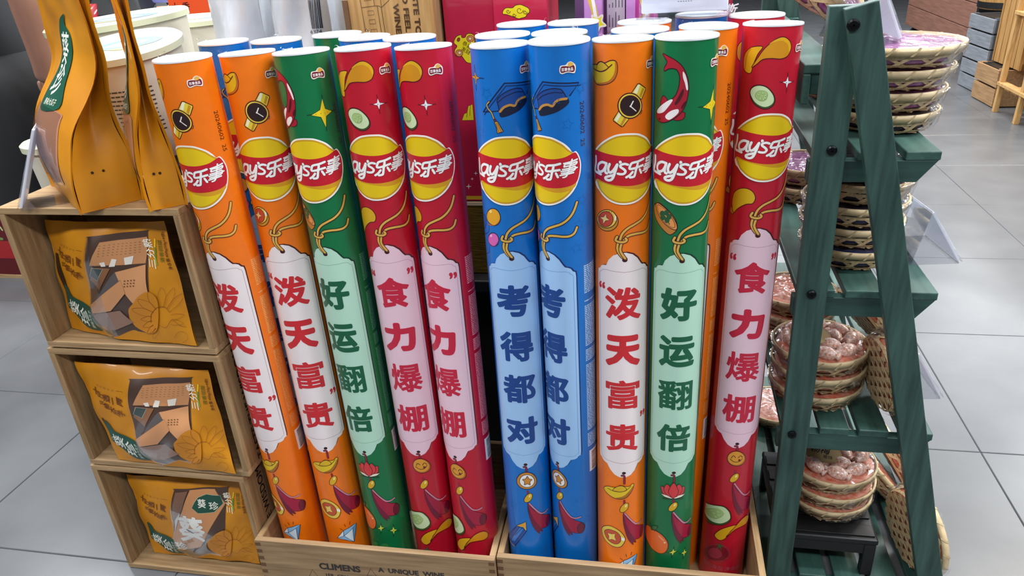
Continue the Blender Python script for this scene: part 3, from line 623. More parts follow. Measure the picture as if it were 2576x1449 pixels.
def make_tube(name_color, top, bot, rot, label, full=True, wrap=True, cat='snack tube', group='tall snack tubes'):
    ax, ex, ey = frame(top, bot); d = DESIGN[name_color]
    root = bpy.data.objects.new('snack_tube', None); col.objects.link(root); root.empty_display_size = .03
    c, s = math.cos(rot), math.sin(rot); rx = ex * c + ey * s; ry = -ex * s + ey * c
    root.matrix_world = Matrix(((rx[0], ry[0], ax[0], bot[0]), (rx[1], ry[1], ax[1], bot[1]), (rx[2], ry[2], ax[2], bot[2]), (0, 0, 0, 1)))
    tag(root, label, cat, group)
    m = mat('card_' + name_color, d['body'], .36, coat=.35, vary=.03, scale=60, bump=.02)
    b = tube_body(max(bot[2] - .0105, 0)).build('body', m, root, smooth=True); smooth_angle(b)
    lid = MB(); lid.lathe([(TR - .0002, -.0016), (TR + .0008, -.0010), (TR + .0009, .0012), (TR + .0002, .0022), (TR - .0010, .0023), (TR - .0020, .0014), (TR - .0026, -.0050), (TR - .0040, -.0064), (TR * .5, -.0068), (.0005, -.0068)], 64, c=(0, 0, TL))
    l = lid.build('lid', m_lid, root, smooth=True); smooth_angle(l, 35)
    lid2 = MB(); lid2.lathe([(.0001, .0008), (.0012, .0004), (.002, -.0004)], 12, c=(0, 0, TL - .0068)); lid2.build('lid_nub', m_lid, l, smooth=True)
    if wrap:
        w = MB(); R = random.Random(hash(label) & 255); a0 = R.uniform(2.2, 4.2)
        def fn(i, j):
            a = a0 + (i - .5) * .5; r = TR + .0016 - j * .016; zz = TL + .0035 + .0022 * math.sin(j * 9 + i * 5) * (1 - i) + (.004 if j < .2 else 0)
            return (r * math.cos(a), r * math.sin(a), zz)
        w.grid(fn, 8, 6); w.build('shrink_wrap_fold', film('clear_wrap'), root, smooth=True)
    if full:
        made = {}
        for part, me, par in design_meshes(name_color):
            if full == 'upper' and part not in ('picture', 'emblem', 'brand_logo'): continue
            o = child_mesh(part, me, made[par] if par else root); made[part] = o
            if part == 'small_print': o['kind'] = 'stuff'
    return root
ORDER = ['orange', 'orange', 'green', 'red', 'red', 'blue', 'blue', 'orange', 'green', 'red']
LAB = ['orange paper snack tube at the left end of the front row beside the wooden crates', 'orange snack tube between the leftmost orange tube and the left green tube',
       'green snack tube with koi in the left box between an orange and a red tube', 'red snack tube right beside the left green tube',
       'red snack tube with scuffed top at the right end of the left box', 'blue snack tube at the left end of the right box, star beside its cap picture',
       'blue snack tube showing its date code, left of the right orange front tube', 'orange snack tube in the right box between a blue and a green tube',
       'green snack tube with koi and orange fruit in the right box', 'red snack tube beside the green ladder shelf, set a little back']
for k in range(10):
    u = hit(HOLE[k], k + 1)[0]
    make_tube(ORDER[k], TUBES[k][0], TUBES[k][1], u / TR, LAB[k])
# the rows behind: only rims and upper parts show
BACK = [(562, 106, 'blue', .6, 'blue snack tube behind the two leftmost orange tubes'), (695, 102, 'blue', -.8, 'blue snack tube behind the left green tube, second in the back row'),
        (848, 87, 'green', 1.9, 'green snack tube in the back row behind the left red tube'), (917, 94, 'blue', -1.7, 'blue snack tube half hidden behind the left red tube'),
        (1030, 95, 'blue', 2.1, 'blue snack tube behind the two left red tubes, nearest the red gift box'), (1264, 88, 'blue', 1.2, 'blue snack tube directly behind the first blue tube of the right box'),
        (1407, 83, 'green', -2.0, 'green snack tube behind the second blue tube of the right box'), (1312, 61, 'blue', 2.4, 'blue snack tube in the third row in front of the golden cloud'),
        (1442, 57, 'blue', -1.2, 'blue snack tube in the third row beside the pink gift box'), (1621, 55, 'orange', 1.5, 'orange snack tube in the third row under the acrylic price stand'),
        (1610, 75, 'blue', -2.2, 'blue snack tube with knotted string on its lid behind the right orange tube'), (1782, 66, 'orange', -.55, 'orange snack tube with date code between the right green and red tubes'),
        (1904, 38, 'red', .45, 'red snack tube at the back behind the red tube by the ladder shelf'), (1812, 41, 'blue', 2.8, 'blue snack tube in the third row almost hidden under the price stand')]
for (x, y, c, rot, lab) in BACK:
    t = onz(x, y, 1.070); b = np.array([t[0], t[1] - .004, .015])
    if x == 1782: b[0] -= .012
    if x == 1812: t = np.array([.060, 1.362, 1.070]); b = np.array([.060, 1.362, .015])
    make_tube(c, t, b, rot, lab, full=True if x in (1782, 1904, 562) else 'upper')
# ================================================================== wooden wine boxes: three stacked on their sides, two open ones holding the tubes
m_w1 = wood('pine_x', 'B5966E', '967650', 0); m_w2 = wood('pine_z', 'A88962', '8A6C48', 2); m_w3 = wood('pine_y', 'B5966E', '967650', 1); m_wd = mat('end_grain', '6A4B31', .8, vary=.1, scale=60)
INKB = '2A211B'
def put(name, m, parent, b, bevel=.001, label=None):
    mb = MB(); mb.box(*b); o = mb.build(name, m, parent, bevel=bevel)
    if label: o['label'] = label
    return o
CR = [(-1.122, -.772, .566, .842, 'topmost of the three stacked wooden crates, two orange pouches standing on it'), (-1.128, -.772, .289, .562, 'middle one of the three stacked wooden crates on the left'), (-1.132, -.788, .002, .285, 'bottom one of the three stacked wooden crates, standing on the floor')]
CRY0, CRY1 = 1.020, 1.205; CT = .012
for (x0, x1, z0, z1, lab) in CR:
    c = empty('wooden_crate', (0, 0, 0), label=lab, cat='crate', group='stacked wooden wine crates'); c.location = ((x0 + x1) / 2, (CRY0 + CRY1) / 2, z0)
    w = (x1 - x0) / 2; d = (CRY1 - CRY0) / 2; h = z1 - z0
    put('bottom_board', m_w1, c, (-w, w, -d, d, 0, CT)); put('top_board', m_w1, c, (-w, w, -d, d, h - CT, h))
    put('side_board', m_w2, c, (-w, -w + CT, -d, d, CT, h - CT)); rb = put('side_board', m_w2, c, (w - CT, w, -d, d, CT, h - CT)); put('back_board', m_w1, c, (-w + CT, w - CT, d - CT, d, CT, h - CT))
    A = Art(); A.text('TASTE THE WISDOM', (.05, h / 2), .026, INKB, bold=.02, rot=math.pi / 2, sx=1.05)
    A.build('printed_words', rb, plane_map((w, -d, 0), (0, 1, 0), (0, 0, 1)), smooth=False)
def open_box(lab, x0, x1, y0, y1, h, rz):
    c = empty('wooden_box', (x0, y0, 0), (0, 0, rz), lab, 'box', 'open wooden wine boxes holding the tubes'); W = x1 - x0; D = y1 - y0; t = .012
    put('base_board', m_w1, c, (0, W, 0, D, .001, .010)); f = put('front_board', wood('pine_front', 'A78A66', '8A6E4E', 0, 7), c, (0, W, 0, t, .010, h)); put('back_board', m_w1, c, (0, W, D - t, D, .010, h))
    put('end_board', m_w3, c, (0, t, t, D - t, .010, h)); put('end_board', m_w3, c, (W - t, W, t, D - t, .010, h))
    z = .02                                    # finger joints of the ends show in the front face
    while z < h - .012:
        for xx in ((0, t), (W - t, W)):
            j = MB(); j.box(xx[0] + .0003, xx[1] - .0003, -.0006, .004, z, z + .009); j.build('finger_joint', m_wd, f)
        z += .0185
    return c, f, W
b1, f1, W1 = open_box('open wooden box with black wine lettering holding the left five front tubes', -.7845, -.2905, .998, 1.36, .145, math.radians(1.0))
A = Art(); hx = lambda px, py: (lambda p: (p[0] + .7845, p[2]))(ony(px, py, 1.004))
A.text('CLIMENS', hx(856, 1425), 1, INKB, bold=.05, fit=(.088, .0175)); A.text('1ER  CRU', hx(850, 1446), 1, INKB, bold=.03, fit=(.048, .0095)); A.text('A  UNIQUE  WINE', hx(1034, 1441), 1, INKB, bold=.045, fit=(.136, .0150))
for q in (789, 934): a = hx(q, 1434); A.stroke([(a[0] - .010, a[1] - .014), (a[0], a[1] + .006), (a[0] + .010, a[1] - .014)], .0012, INKB, sm=False, closed=True)
A.build('printed_words', f1, plane_map((0, -.0001, 0), (1, 0, 0), (0, 0, 1)), smooth=False)
b2, f2, W2 = open_box('open plain wooden box holding the right five front tubes', -.2885, .2055, 1.016, 1.42, .145, math.radians(.6))

# ================================================================== orange kraft pouches of sunflower seeds
m_kraft = mat('kraft_orange', 'D08A12', .42, color2='BC7608', vary=.05, scale=9, bump=.12, detail=5, coat=.15); m_film = film('window_film', gloss=.0, bump=.3, scale=22, rough=.08, ior=1.25)
m_dark = mat('dark_inside', '2A1A10', .9)
BAGQ = [(75, 130), (1690, 230), (2020, 1430), (620, 1260)]; BW, BH = .36, .265
_hq = quad_h(BAGQ, [(0, 0), (1, 0), (1, 1), (0, 1)])
BX = lambda x, y: (lambda a: (a[0] * BW, -a[1] * BH))(_hq(x, y))
BR = '6A3410'
WIN = [(787, 345), (812, 318), (1480, 305), (1510, 330), (1508, 560), (1560, 900), (1462, 935), (1400, 1000), (1345, 1070), (1340, 1150), (1400, 1220), (1530, 1285), (1420, 1270), (1350, 1255), (1150, 1318), (1090, 1300), (1040, 1250), (960, 1170), (900, 1000), (850, 780), (803, 500)]
def bag_prints(variant):
    W = Art(BX); W.poly(WIN, '4A3328', sm=True)
    if variant == 'showing_logo':
        W.shape([(1000, 330), (1330, 330), (1500, 560), (1250, 1150), (930, 1210), (860, 1040), (960, 620)], 'C88A58', '8A5A38', .0006, sm=False)
        W.shape([(1130, 440), (1230, 400), (1420, 430), (1470, 560), (1380, 660), (1180, 650), (1080, 580), (1100, 500)], '164A3A', 'B4C8A8', .0008, sm=False)
        W.text('葵', BX(1200, 525), .026, 'E4E2D4', bold=.02); W.text('珍', BX(1360, 570), .026, 'E4E2D4', bold=.02)
        W.text('葵', BX(1120, 880), .085, 'ECEAE4', bold=.035, shear=.1); W.poly(ell(BX(1110, 900), .003, .0125, 1.0), '2A2E3A', raw=True); W.text('珍', BX(1010, 1120), .035, 'ECEAE4', bold=.03)
        W.shape([(815, 360), (980, 340), (960, 600), (880, 760), (850, 700)], '7A5644', '4A3020', .0006, sm=False); W.shape([(880, 760), (940, 640), (900, 900), (900, 980)], 'D8D2CC', sm=False)
    else:
        W.shape([(960, 382), (1500, 372), (1492, 640), (868, 612)], 'C08658', '7A5034', .0006, sm=False)
        W.rects([(lambda p: (p[0], p[1], p[0] + .0045, p[1] + .0009))(BX(960 + 50 * k, 420 + 26 * r)) for r in range(5) for k in range(10)], '7E5232')
        W.poly([(985, 590), (1010, 630), (1060, 630), (1040, 585)], 'E0D8CC'); W.poly([(1120, 560), (1180, 570), (1170, 636), (1100, 636)], 'E0D8CC'); W.poly([(1260, 560), (1360, 550), (1350, 630), (1280, 630)], 'E0D8CC')
        W.shape([(890, 630), (1120, 652), (1010, 862), (868, 762)], '8A5C3C', '50301C', .0006, sm=False); W.shape([(905, 635), (1030, 655), (970, 770), (870, 720)], '3C4A48', 'C4C4B8', .0009, sm=False)
        W.shape([(1020, 900), (1180, 690), (1260, 780), (1040, 920)], '5A5252', None)
        W.shape([(1185, 688), (1500, 648), (1555, 905), (1400, 1000), (1300, 900)], 'CE9262', '7A5034', .0006, sm=False)
        W.rects([(lambda p: (p[0], p[1], p[0] + .0042, p[1] + .0030))(BX(1290 + 34 * k, 790 + 26 * r)) for r in range(3) for k in range(4)], '7A4E2E')
        W.shape([(900, 1000), (1250, 770), (1310, 900), (1150, 1060), (940, 1080)], 'CC8E5E', '7A5034', .0006, sm=False); W.shape([(935, 1085), (1250, 1060), (1390, 1180), (1200, 1240), (1060, 1248)], '8E6A58', '5A3E30', .0006, sm=False)
    T = Art(BX)
    T.poly([(495, 820), (560, 850), (630, 925), (780, 985), (895, 1030), (925, 1090), (970, 1170), (1022, 1252), (990, 1260), (880, 1240), (740, 1160), (630, 1075), (580, 1045), (545, 950)], '0E4636', sm=True)
    T.text('葵', BX(672, 1045), .034, 'E6E6DA', bold=.012, rot=math.pi / 2 - .25, sx=1.15); T.text('珍', BX(820, 1120), .036, 'E6E6DA', bold=.012, rot=math.pi / 2 - .25, sx=1.2)
    T.text('原味大瓜子', BX(912, 1145), .0095, 'C8D0BE', bold=.01, rot=math.pi / 2 - .1); T.stroke(ell(BX(600, 1015), .004, .004), .0014, 'C8D0BE', sm=False, closed=True, raw=True)
    for ch, p, sz in (('十', (378, 475), .021), ('斤', (440, 520), .018), ('选', (520, 552), .021), ('一', (600, 583), .020), ('两', (697, 583), .022), ('只', (470, 610), .013), ('给', (527, 645), .017), ('大', (600, 685), .018), ('瓜', (672, 710), .018), ('子', (738, 715), .018)):
        T.text(ch, BX(*p), sz, BR, bold=.02, rot=math.pi / 2 - .2)
    for k in range(5): T.text('向阳而生长'[k], BX(388 + 50 * k, 408 + 12 * k), .0065, 'A0701C', rot=math.pi / 2 - .1)
    T.stroke([BX(635, 460), BX(725, 465)], .0006, BR, raw=True, sm=False)
    T.text('三分熟', BX(1540, 548), .021, 'EDE6D4', bold=.015, rot=math.pi / 2 + .05, shear=.2)
    T.stroke([BX(1585, 410), BX(1585, 490)], .0032, 'E0C01C', raw=True, sm=False); T.stroke([BX(1590, 500), BX(1605, 590)], .0036, '5E8C1C', raw=True, sm=False); T.stroke([BX(1608, 600), BX(1630, 660)], .003, '82B040', raw=True, sm=False)
    T.text('清香回甜', BX(1665, 535), .0115, '6E6410', bold=.01, rot=math.pi / 2); T.text('净含量:450g(50g×9袋)', BX(1728, 540), .0085, BR, bold=.008, rot=math.pi / 2)
    F = Art(BX); c = (1690, 1160)              # sunflower line drawing
    for k in range(13):
        a = math.radians(115 + 22 * k); R = 330 if 3 < k < 11 else 230; w = .22; tip = (c[0] + R * math.cos(a), c[1] + R * math.sin(a) * .85)
        if tip[0] > 1960 or tip[1] > 1400: continue
        F.stroke([(c[0] + 110 * math.cos(a - w), c[1] + 100 * math.sin(a - w)), (c[0] + R * .7 * math.cos(a - w * .8), c[1] + R * .6 * math.sin(a - w * .8)), tip, (c[0] + R * .7 * math.cos(a + w * .8), c[1] + R * .6 * math.sin(a + w * .8)), (c[0] + 110 * math.cos(a + w), c[1] + 100 * math.sin(a + w))], .0006, '8A4A0C')
    F.stroke([(1570, 1190), (1575, 1120), (1640, 1060), (1720, 1060), (1780, 1110)], .0009, '7A3A0A'); F.stroke([(1660, 1210), (1740, 1240), (1800, 1180), (1880, 1240), (1930, 1250)], .0007, '7A3A0A'); F.stroke([(1800, 1340), (1860, 1290), (1930, 1310), (1940, 1360), (1880, 1390)], .0006, '8A4A0C')
    P = Art(BX); P.poly([(1345, 1070), (1400, 1000), (1462, 935), (1560, 905), (1640, 1000), (1650, 1230), (1560, 1290), (1400, 1220)], 'C47C14', sm=True)
    return W, P, F, T
def lying_bag(label, Cw, thick, bulge, variant, prof=None):
    """Cw: world corners TL, TR, BR, BL of the front sheet; the sheet bulges towards the viewer."""
    Cw = [Vector(c) for c in Cw]; nrm = (Cw[1] - Cw[0]).cross(Cw[3] - Cw[0]).normalized()
    if nrm.y > 0: nrm = -nrm
    o0 = (Cw[3] + Cw[2]) / 2; root = empty('seed_pouch', o0, label=label, cat='pouch', group='orange seed pouches in the crates')
    def S(a, b, off=0):
        a_, b_ = min(max(a, 0), 1), min(max(b, 0), 1)
        p = (Cw[0] * (1 - a_) + Cw[1] * a_) * (1 - b_) + (Cw[3] * (1 - a_) + Cw[2] * a_) * b_
        h = bulge * (math.sin(math.pi * a_) ** .7) * (math.sin(math.pi * min(1, b_ * 1.02)) ** .6) + .0025 * math.sin(9 * a_ + 3 * b_) * math.sin(11 * b_ + 2) + .0015 * math.sin(23 * a_ + 17 * b_)
        if prof: h += prof(a_, b_)
        return p + nrm * (h + off) - o0
    mb = MB(); mb.grid(lambda i, j: S(i, j), 36, 26); f = mb.build('front_sheet', m_kraft, root, smooth=True)
    bk = MB()
    def back(i, j):
        p = S(i, j); e = min(i, 1 - i, j, 1 - j) * 2; q = (Cw[0] * (1 - i) + Cw[1] * i) * (1 - j) + (Cw[3] * (1 - i) + Cw[2] * i) * j - o0
        base = q + nrm * (prof(i, j) if prof else 0); return base - nrm * (.002 + thick * min(1, e * 2.2) ** .6)
    bk.grid(back, 18, 12); bk.build('back_sheet', m_kraft, root, smooth=True)
    mp = lambda u, v, off: S(u / BW, -v / BH, off + .0004)
    W, P, F, T = bag_prints(variant)
    w = W.build('window', f, mp, gu=.006, gv=.006, base=.0003, step=.00012); P.build('flower_tint', f, mp, gu=.006, gv=.006, base=.0022, step=.0001)
    for a in F.clusters(): a.build('flower_drawing', f, mp, gu=.006, gv=.006, base=.0026, step=.00002)
    for a in T.clusters(0): a.build('printed_words', f, mp, gu=.006, gv=.006, base=.0010, step=.00012)
    fm = Art(BX); fm.poly(WIN, m_film, sm=True); fm.build('window_film', f, mp, gu=.006, gv=.006, base=.0034)
    for (a, b, c2, d) in ((0, 0, 1, 0), (0, 1, 1, 1)):
        pass
    return root, S
Yb = 1.052
bagA, SA = lying_bag('orange kraft pouch in the middle crate, packets showing in its window', [ony(186, 909, Yb), ony(523, 931, Yb + .01), onz(594, 1192, .304), onz(298, 1156, .304)], .05, .022, 'packets')
bagB, SB = lying_bag('orange kraft pouch in the bottom crate, white characters showing in its window', [ony(318, 1193, Yb + .02), ony(612, 1208, Yb + .02), ony(655, 1418, Yb - .01), ony(388, 1390, Yb)], .05, .02, 'showing_logo')
def fold(a, b): return .014 * (a / .45 if a < .45 else (1 - a) / .55)
bagC, SC = lying_bag('creased orange kraft pouch in the top crate with a handle slot at its left', [ony(112, 552, Yb + .035), ony(412, 556, Yb + .015), onz(496, 870, .581), onz(180, 826, .581)], .03, .014, 'packets', fold)
hs = Art(); hs.poly([SCp for SCp in smoothed([(.010, -.085), (.018, -.077), (.026, -.085), (.034, -.150), (.027, -.160), (.018, -.155)])], '2A1608', raw=True)
hs.build('handle_slot', bagC.children[0], lambda u, v, off: SC(u / BW, -v / BH, off + .0010), gu=.006, gv=.006)
hs = Art(); hs.poly(smoothed([(.016, -.150), (.022, -.145), (.030, -.17), (.040, -.215), (.034, -.222), (.024, -.20)]), '2A1608', raw=True); hs.build('handle_slot', bagA.children[0], lambda u, v, off: SA(u / BW, -v / BH, off + .0010), gu=.006, gv=.006)

def standing_bag(label, P1, P2, P3, H, lean=(0, 0), twist=0, bul=.018):
    P1, P2, P3 = (np.array(p) for p in (P1, P2, P3)); P3[2] = P2[2] = P1[2]
    e1 = Vector(P2 - P1); w = e1.length; e1.normalize(); e2 = Vector(P3 - P1); e2 = e2 - e1 * e2.dot(e1); D = e2.length; e2.normalize()
    o = Vector(P1) + e1 * (w / 2) + e2 * (D / 2)
    root = empty('seed_pouch', o, label=label, cat='pouch', group='orange seed pouches standing on the crates'); lx = Vector((lean[0], lean[1], 0))
    def dep(t):
        k = min(max((t - .12) / .56, 0), 1); k = k * k * (3 - 2 * k); return (D / 2) * (1 - k) + .003 * k
    def tw(t):
        k = min(max(t / .5, 0), 1); a = math.radians(twist) * k * k * (3 - 2 * k); R = Matrix.Rotation(a, 3, 'Z'); return R @ e1, R @ e2
    def cen(t):
        k = min(max((t - .32) / .36, 0), 1); return lx * (k * k * (3 - 2 * k)) + Vector((0, 0, H * t))
    def front(s, t, off=0, sg=-1):              # s: 0 at the far edge (bag's left), 1 at the near edge
        f1, f2 = tw(t); d = dep(t); b = bul * math.sin(math.pi * s) * (math.sin(math.pi * min(1, t / .78)) if t < .78 else 0); c = .0022 * math.sin(11 * s + 7 * t) * math.sin(15 * t + 3 * s)
        wid = w * (1 + .05 * math.sin(math.pi * min(t * 1.2, 1)))
        return cen(t) + f1 * ((.5 - s) * wid) + f2 * (sg * (d + (b if sg < 0 else b * .4) + c + off))
    def gus(q, t, side):                        # q from front edge to back edge
        f1, f2 = tw(t); d = dep(t); fold = (1 - abs(2 * q - 1)); g = .055 * fold * min(1, max(0, (t - .12) / .5)) ** 1.1 * (1 if t < .8 else .4) + .006 * math.sin(9 * t + 4 * q) * fold
        wid = w * (1 + .05 * math.sin(math.pi * min(t * 1.2, 1)))
        return cen(t) + f1 * (side * (wid / 2 - g)) + f2 * ((2 * q - 1) * d)
    mb = MB(); mb.grid(lambda i, j: front(i, j), 20, 36); f = mb.build('front_sheet', m_kraft, root, smooth=True)
    mb = MB(); mb.grid(lambda i, j: front(i, j, 0, 1), 20, 36); mb.build('back_sheet', m_kraft, root, smooth=True)
    for side in (-1, 1):
        mb = MB(); mb.grid(lambda i, j: gus(i, j * .8, side), 14, 36); g = mb.build('side_gusset', m_kraft, root, smooth=True)
        if side == -1:
            for q in (.32, .5):
                hol = MB(); p = gus(q, .17, -1); hol.lathe([(.0005, 0), (.0022, 0)], 10); h = hol.build('vent_hole', mat('hole_black', '1A0E06', .9), g); h.location = p - e1 * .0015; h.rotation_euler = (-e1).to_track_quat('Z', 'Y').to_euler()
    for sg in (-1, 1):                          # the flat sealed fins along the four upright edges
        for sd in (0, 1):
            mb = MB(); dr = e1 * (.5 - sd) * 2
            mb.grid(lambda i, j: front(sd, j, 0, sg) + dr * (.009 * i) + e2 * sg * (.004 * i), 2, 36); mb.build('edge_seal', m_kraft, root, smooth=True)
    mb = MB(); mb.grid(lambda i, j: front(i, 0) * (1 - j) + front(i, 0, 0, 1) * j, 6, 4); mb.build('base_sheet', m_kraft, root)
    mp = lambda u, v, off: front(1 + v / BH, 1 - u / BW, off + .0004)
    W, P, F, T = bag_prints('packets')
    # the standing pouches carry their strip above the window
    L = Art(); L.poly(smoothed([(.065, -.13), (.08, -.14), (.10, -.10), (.16, -.09), (.200, -.075), (.203, -.165), (.15, -.172), (.10, -.175), (.075, -.165)]), '12503C', raw=True)
    L.text('葵', (.115, -.136), .050, 'E6E6DA', bold=.012, rot=math.pi / 2); L.text('珍', (.160, -.130), .050, 'E6E6DA', bold=.012, rot=math.pi / 2); L.text('原味大瓜子', (.193, -.120), .0105, 'D8DCC8', bold=.01, rot=math.pi / 2)
    L.build('label_strip', f, mp, gu=.006, gv=.006, base=.0012, step=.00012)
    w2 = Art(); wq = smoothed([(.204, -.235), (.206, -.07), (.225, -.055), (.305, -.050), (.320, -.065), (.322, -.18), (.316, -.24)]); w2.poly(wq, 'B07A5E', raw=True)
    w2.shape([(.232, -.11), (.275, -.09), (.29, -.19), (.238, -.21)], 'C88C66', '8A5A44', .0006, sm=False); w2.shape([(.285, -.17), (.316, -.13), (.318, -.21), (.29, -.23)], '1E5244', 'A8C0B0', .0006, sm=False); w2.build('window', f, mp, gu=.006, gv=.006, base=.0003, step=.00012)
    fm = Art(); fm.poly(wq, m_film, raw=True); fm.build('window_film', f, mp, gu=.008, gv=.008, base=.003)
    t2 = Art(); t2.text('三分熟', (.338, -.17), .016, 'EDE6D4', bold=.02, rot=math.pi / 2); t2.build('printed_words', f, mp, gu=.015, gv=.015, base=.001)
    hsl = Art(); hsl.poly(smoothed([(.022, -.10), (.034, -.095), (.036, -.135), (.034, -.175), (.022, -.17), (.02, -.135)]), 'D8D4D0', raw=True)
    hsl.build('handle_slot', f, mp, gu=.01, gv=.01, base=.001)
    return root
ZC = .8425
standing_bag('orange kraft pouch standing on the crates, green strip on its face turned left', onz(207, 538, ZC), onz(138, 470, ZC), onz(362, 505, ZC), .365, (.046, .0), 4, .022)
standing_bag('orange kraft pouch standing between the other standing pouch and the first tube', onz(383, 530, ZC), onz(370, 476, ZC), onz(466, 514, ZC), .345, (.012, .0), 2, .014)
# ================================================================== green ladder shelf on the right
m_g = mat('green_stain', '35524B', .5, color2='1F3A34', vary=.14, scale=7, stretch=(12, 12, 1.0), bump=.35, detail=9); m_gx = mat('green_stain_x', '30504A', .5, color2='233E39', vary=.12, scale=6, stretch=(1.2, 10, 10), bump=.2); m_gy = mat('green_stain_y', '385A51', .5, color2='2A4741', vary=.12, scale=6, stretch=(10, 1.0, 10), bump=.2)
m_screw = mat('black_screw', '15171A', .3, metal=.7); m_edge = mat('worn_edge', '8A7A5A', .7)
LY0, LY1 = 1.150, 1.93
lad = empty('ladder_shelf', (.38, (LY0 + LY1) / 2, 0), label='green stained wooden ladder shelf stacked with wrapped baskets beside the tubes', cat='shelf')
LO = Vector(lad.location)
def lb(name, a, b, w, d, m, up=(0, 1, 0), parent=None, bevel=.0015):
    mb = MB(); mb.beam(Vector(a) - LO, Vector(b) - LO, w, d, up); return mb.build(name, m, parent or lad, bevel=bevel)
def P(x, y, Y): return Vector(ony(x, y, Y))
for yy, ys in ((LY0, 0), (LY1, 1)):
    a = P(2133, 14, LY0); b = P(1957, 1449, LY0); b = a + (b - a) * ((a.z - .004) / (a.z - b.z)); c = P(2160, 8, LY0); d = P(2333, 1449, LY0); d = c + (d - c) * ((c.z - .004) / (c.z - d.z))
    dy = Vector((0, yy - LY0, 0)); s = .0 if ys == 0 else 0
    l1 = lb('leg', a + dy + Vector((0, .012, 0)), b + dy + Vector((0, .012, 0)), .020, .046, m_g, (1, 0, 0)); l2 = lb('leg', c + dy + Vector((0, -.012, 0)), d + dy + Vector((0, -.012, 0)), .020, .043, m_g, (1, 0, 0))
    if ys == 0:
        legs = (a, b, c, d)
        def screw(px, py, Y, r, par):
            mb = MB(); mb.lathe([(r, 0), (r, .003), (r * .7, .0045), (.0003, .005)], 16); mb.box(-r * .55, r * .55, -r * .12, r * .12, .0048, .0056); mb.box(-r * .12, r * .12, -r * .55, r * .55, .0048, .0056)
            o = mb.build('screw', m_screw, par); o.location = Vector(ony(px, py, Y)) - LO; o.rotation_euler = (math.pi / 2, 0, 0)
        screw(2146, 63, LY0 - .0225, .0085, l2)
        for q in ((2092, 378), (2041, 740), (1992, 1092)): screw(q[0], q[1], LY0 + .0015, .0075, l1)
TIER = [(.885, .228, .402, 3), (.652, .228, .437, 3), (.376, .228, .476, 4), (.016, .228, .548, 5)]
for (z, x0, x1, n) in TIER:
    for yy in (LY0 + .033, LY1 - .033):
        mb = MB(); h = .034; pr = [(x0 - .006, z - .014), (x1 + .004, z - .014), (x1 - .022, z - .014 - h), (x0 - .006, z - .014 - h)]
        vs = [(x, yy + dy, zz) for dy in (-.010, .010) for x, zz in pr]; mb.add([Vector(v) - LO for v in vs], [(0, 1, 2, 3), (7, 6, 5, 4), (0, 4, 5, 1), (1, 5, 6, 2), (2, 6, 7, 3), (3, 7, 4, 0)])
        mb.build('cross_rail', m_gx, lad, bevel=.001)
    sw = (x1 - x0 - .016 * (n - 1)) / n
    for k in range(n):
        xa = x0 + k * (sw + .016); mb = MB(); mb.box(xa - LO.x + (.004 if k == n - 1 else 0), xa + sw - LO.x + (.006 if k == n - 1 else 0), LY0 + .022 - LO.y, LY1 - .02 - LO.y, z - .014 - LO.z, z - LO.z); mb.build('slat', m_gy, lad, bevel=.002)
# the low guard board and upper tray on the side towards the tubes
zt = onx(2068, 158, .232)[2]
mb = MB(); mb.box(.205 - LO.x, .262 - LO.x, 1.20 - LO.y, LY1 - LO.y, zt - .014, zt); mb.build('tray_slat', m_gy, lad, bevel=.002)
mb = MB(); mb.box(.205 - LO.x, .217 - LO.x, 1.20 - LO.y, LY1 - LO.y, zt - .060, zt - .014); mb.build('tray_board', m_gy, lad, bevel=.002)
mb = MB(); mb.box(.217 - LO.x, .30 - LO.x, LY1 - .05 - LO.y, LY1 - .03 - LO.y, zt - .045, zt - .014); mb.build('tray_rail', m_gx, lad); mb = MB(); mb.box(.217 - LO.x, .262 - LO.x, 1.205 - LO.y, 1.222 - LO.y, zt - .045, zt - .014); mb.build('tray_rail', m_gx, lad)

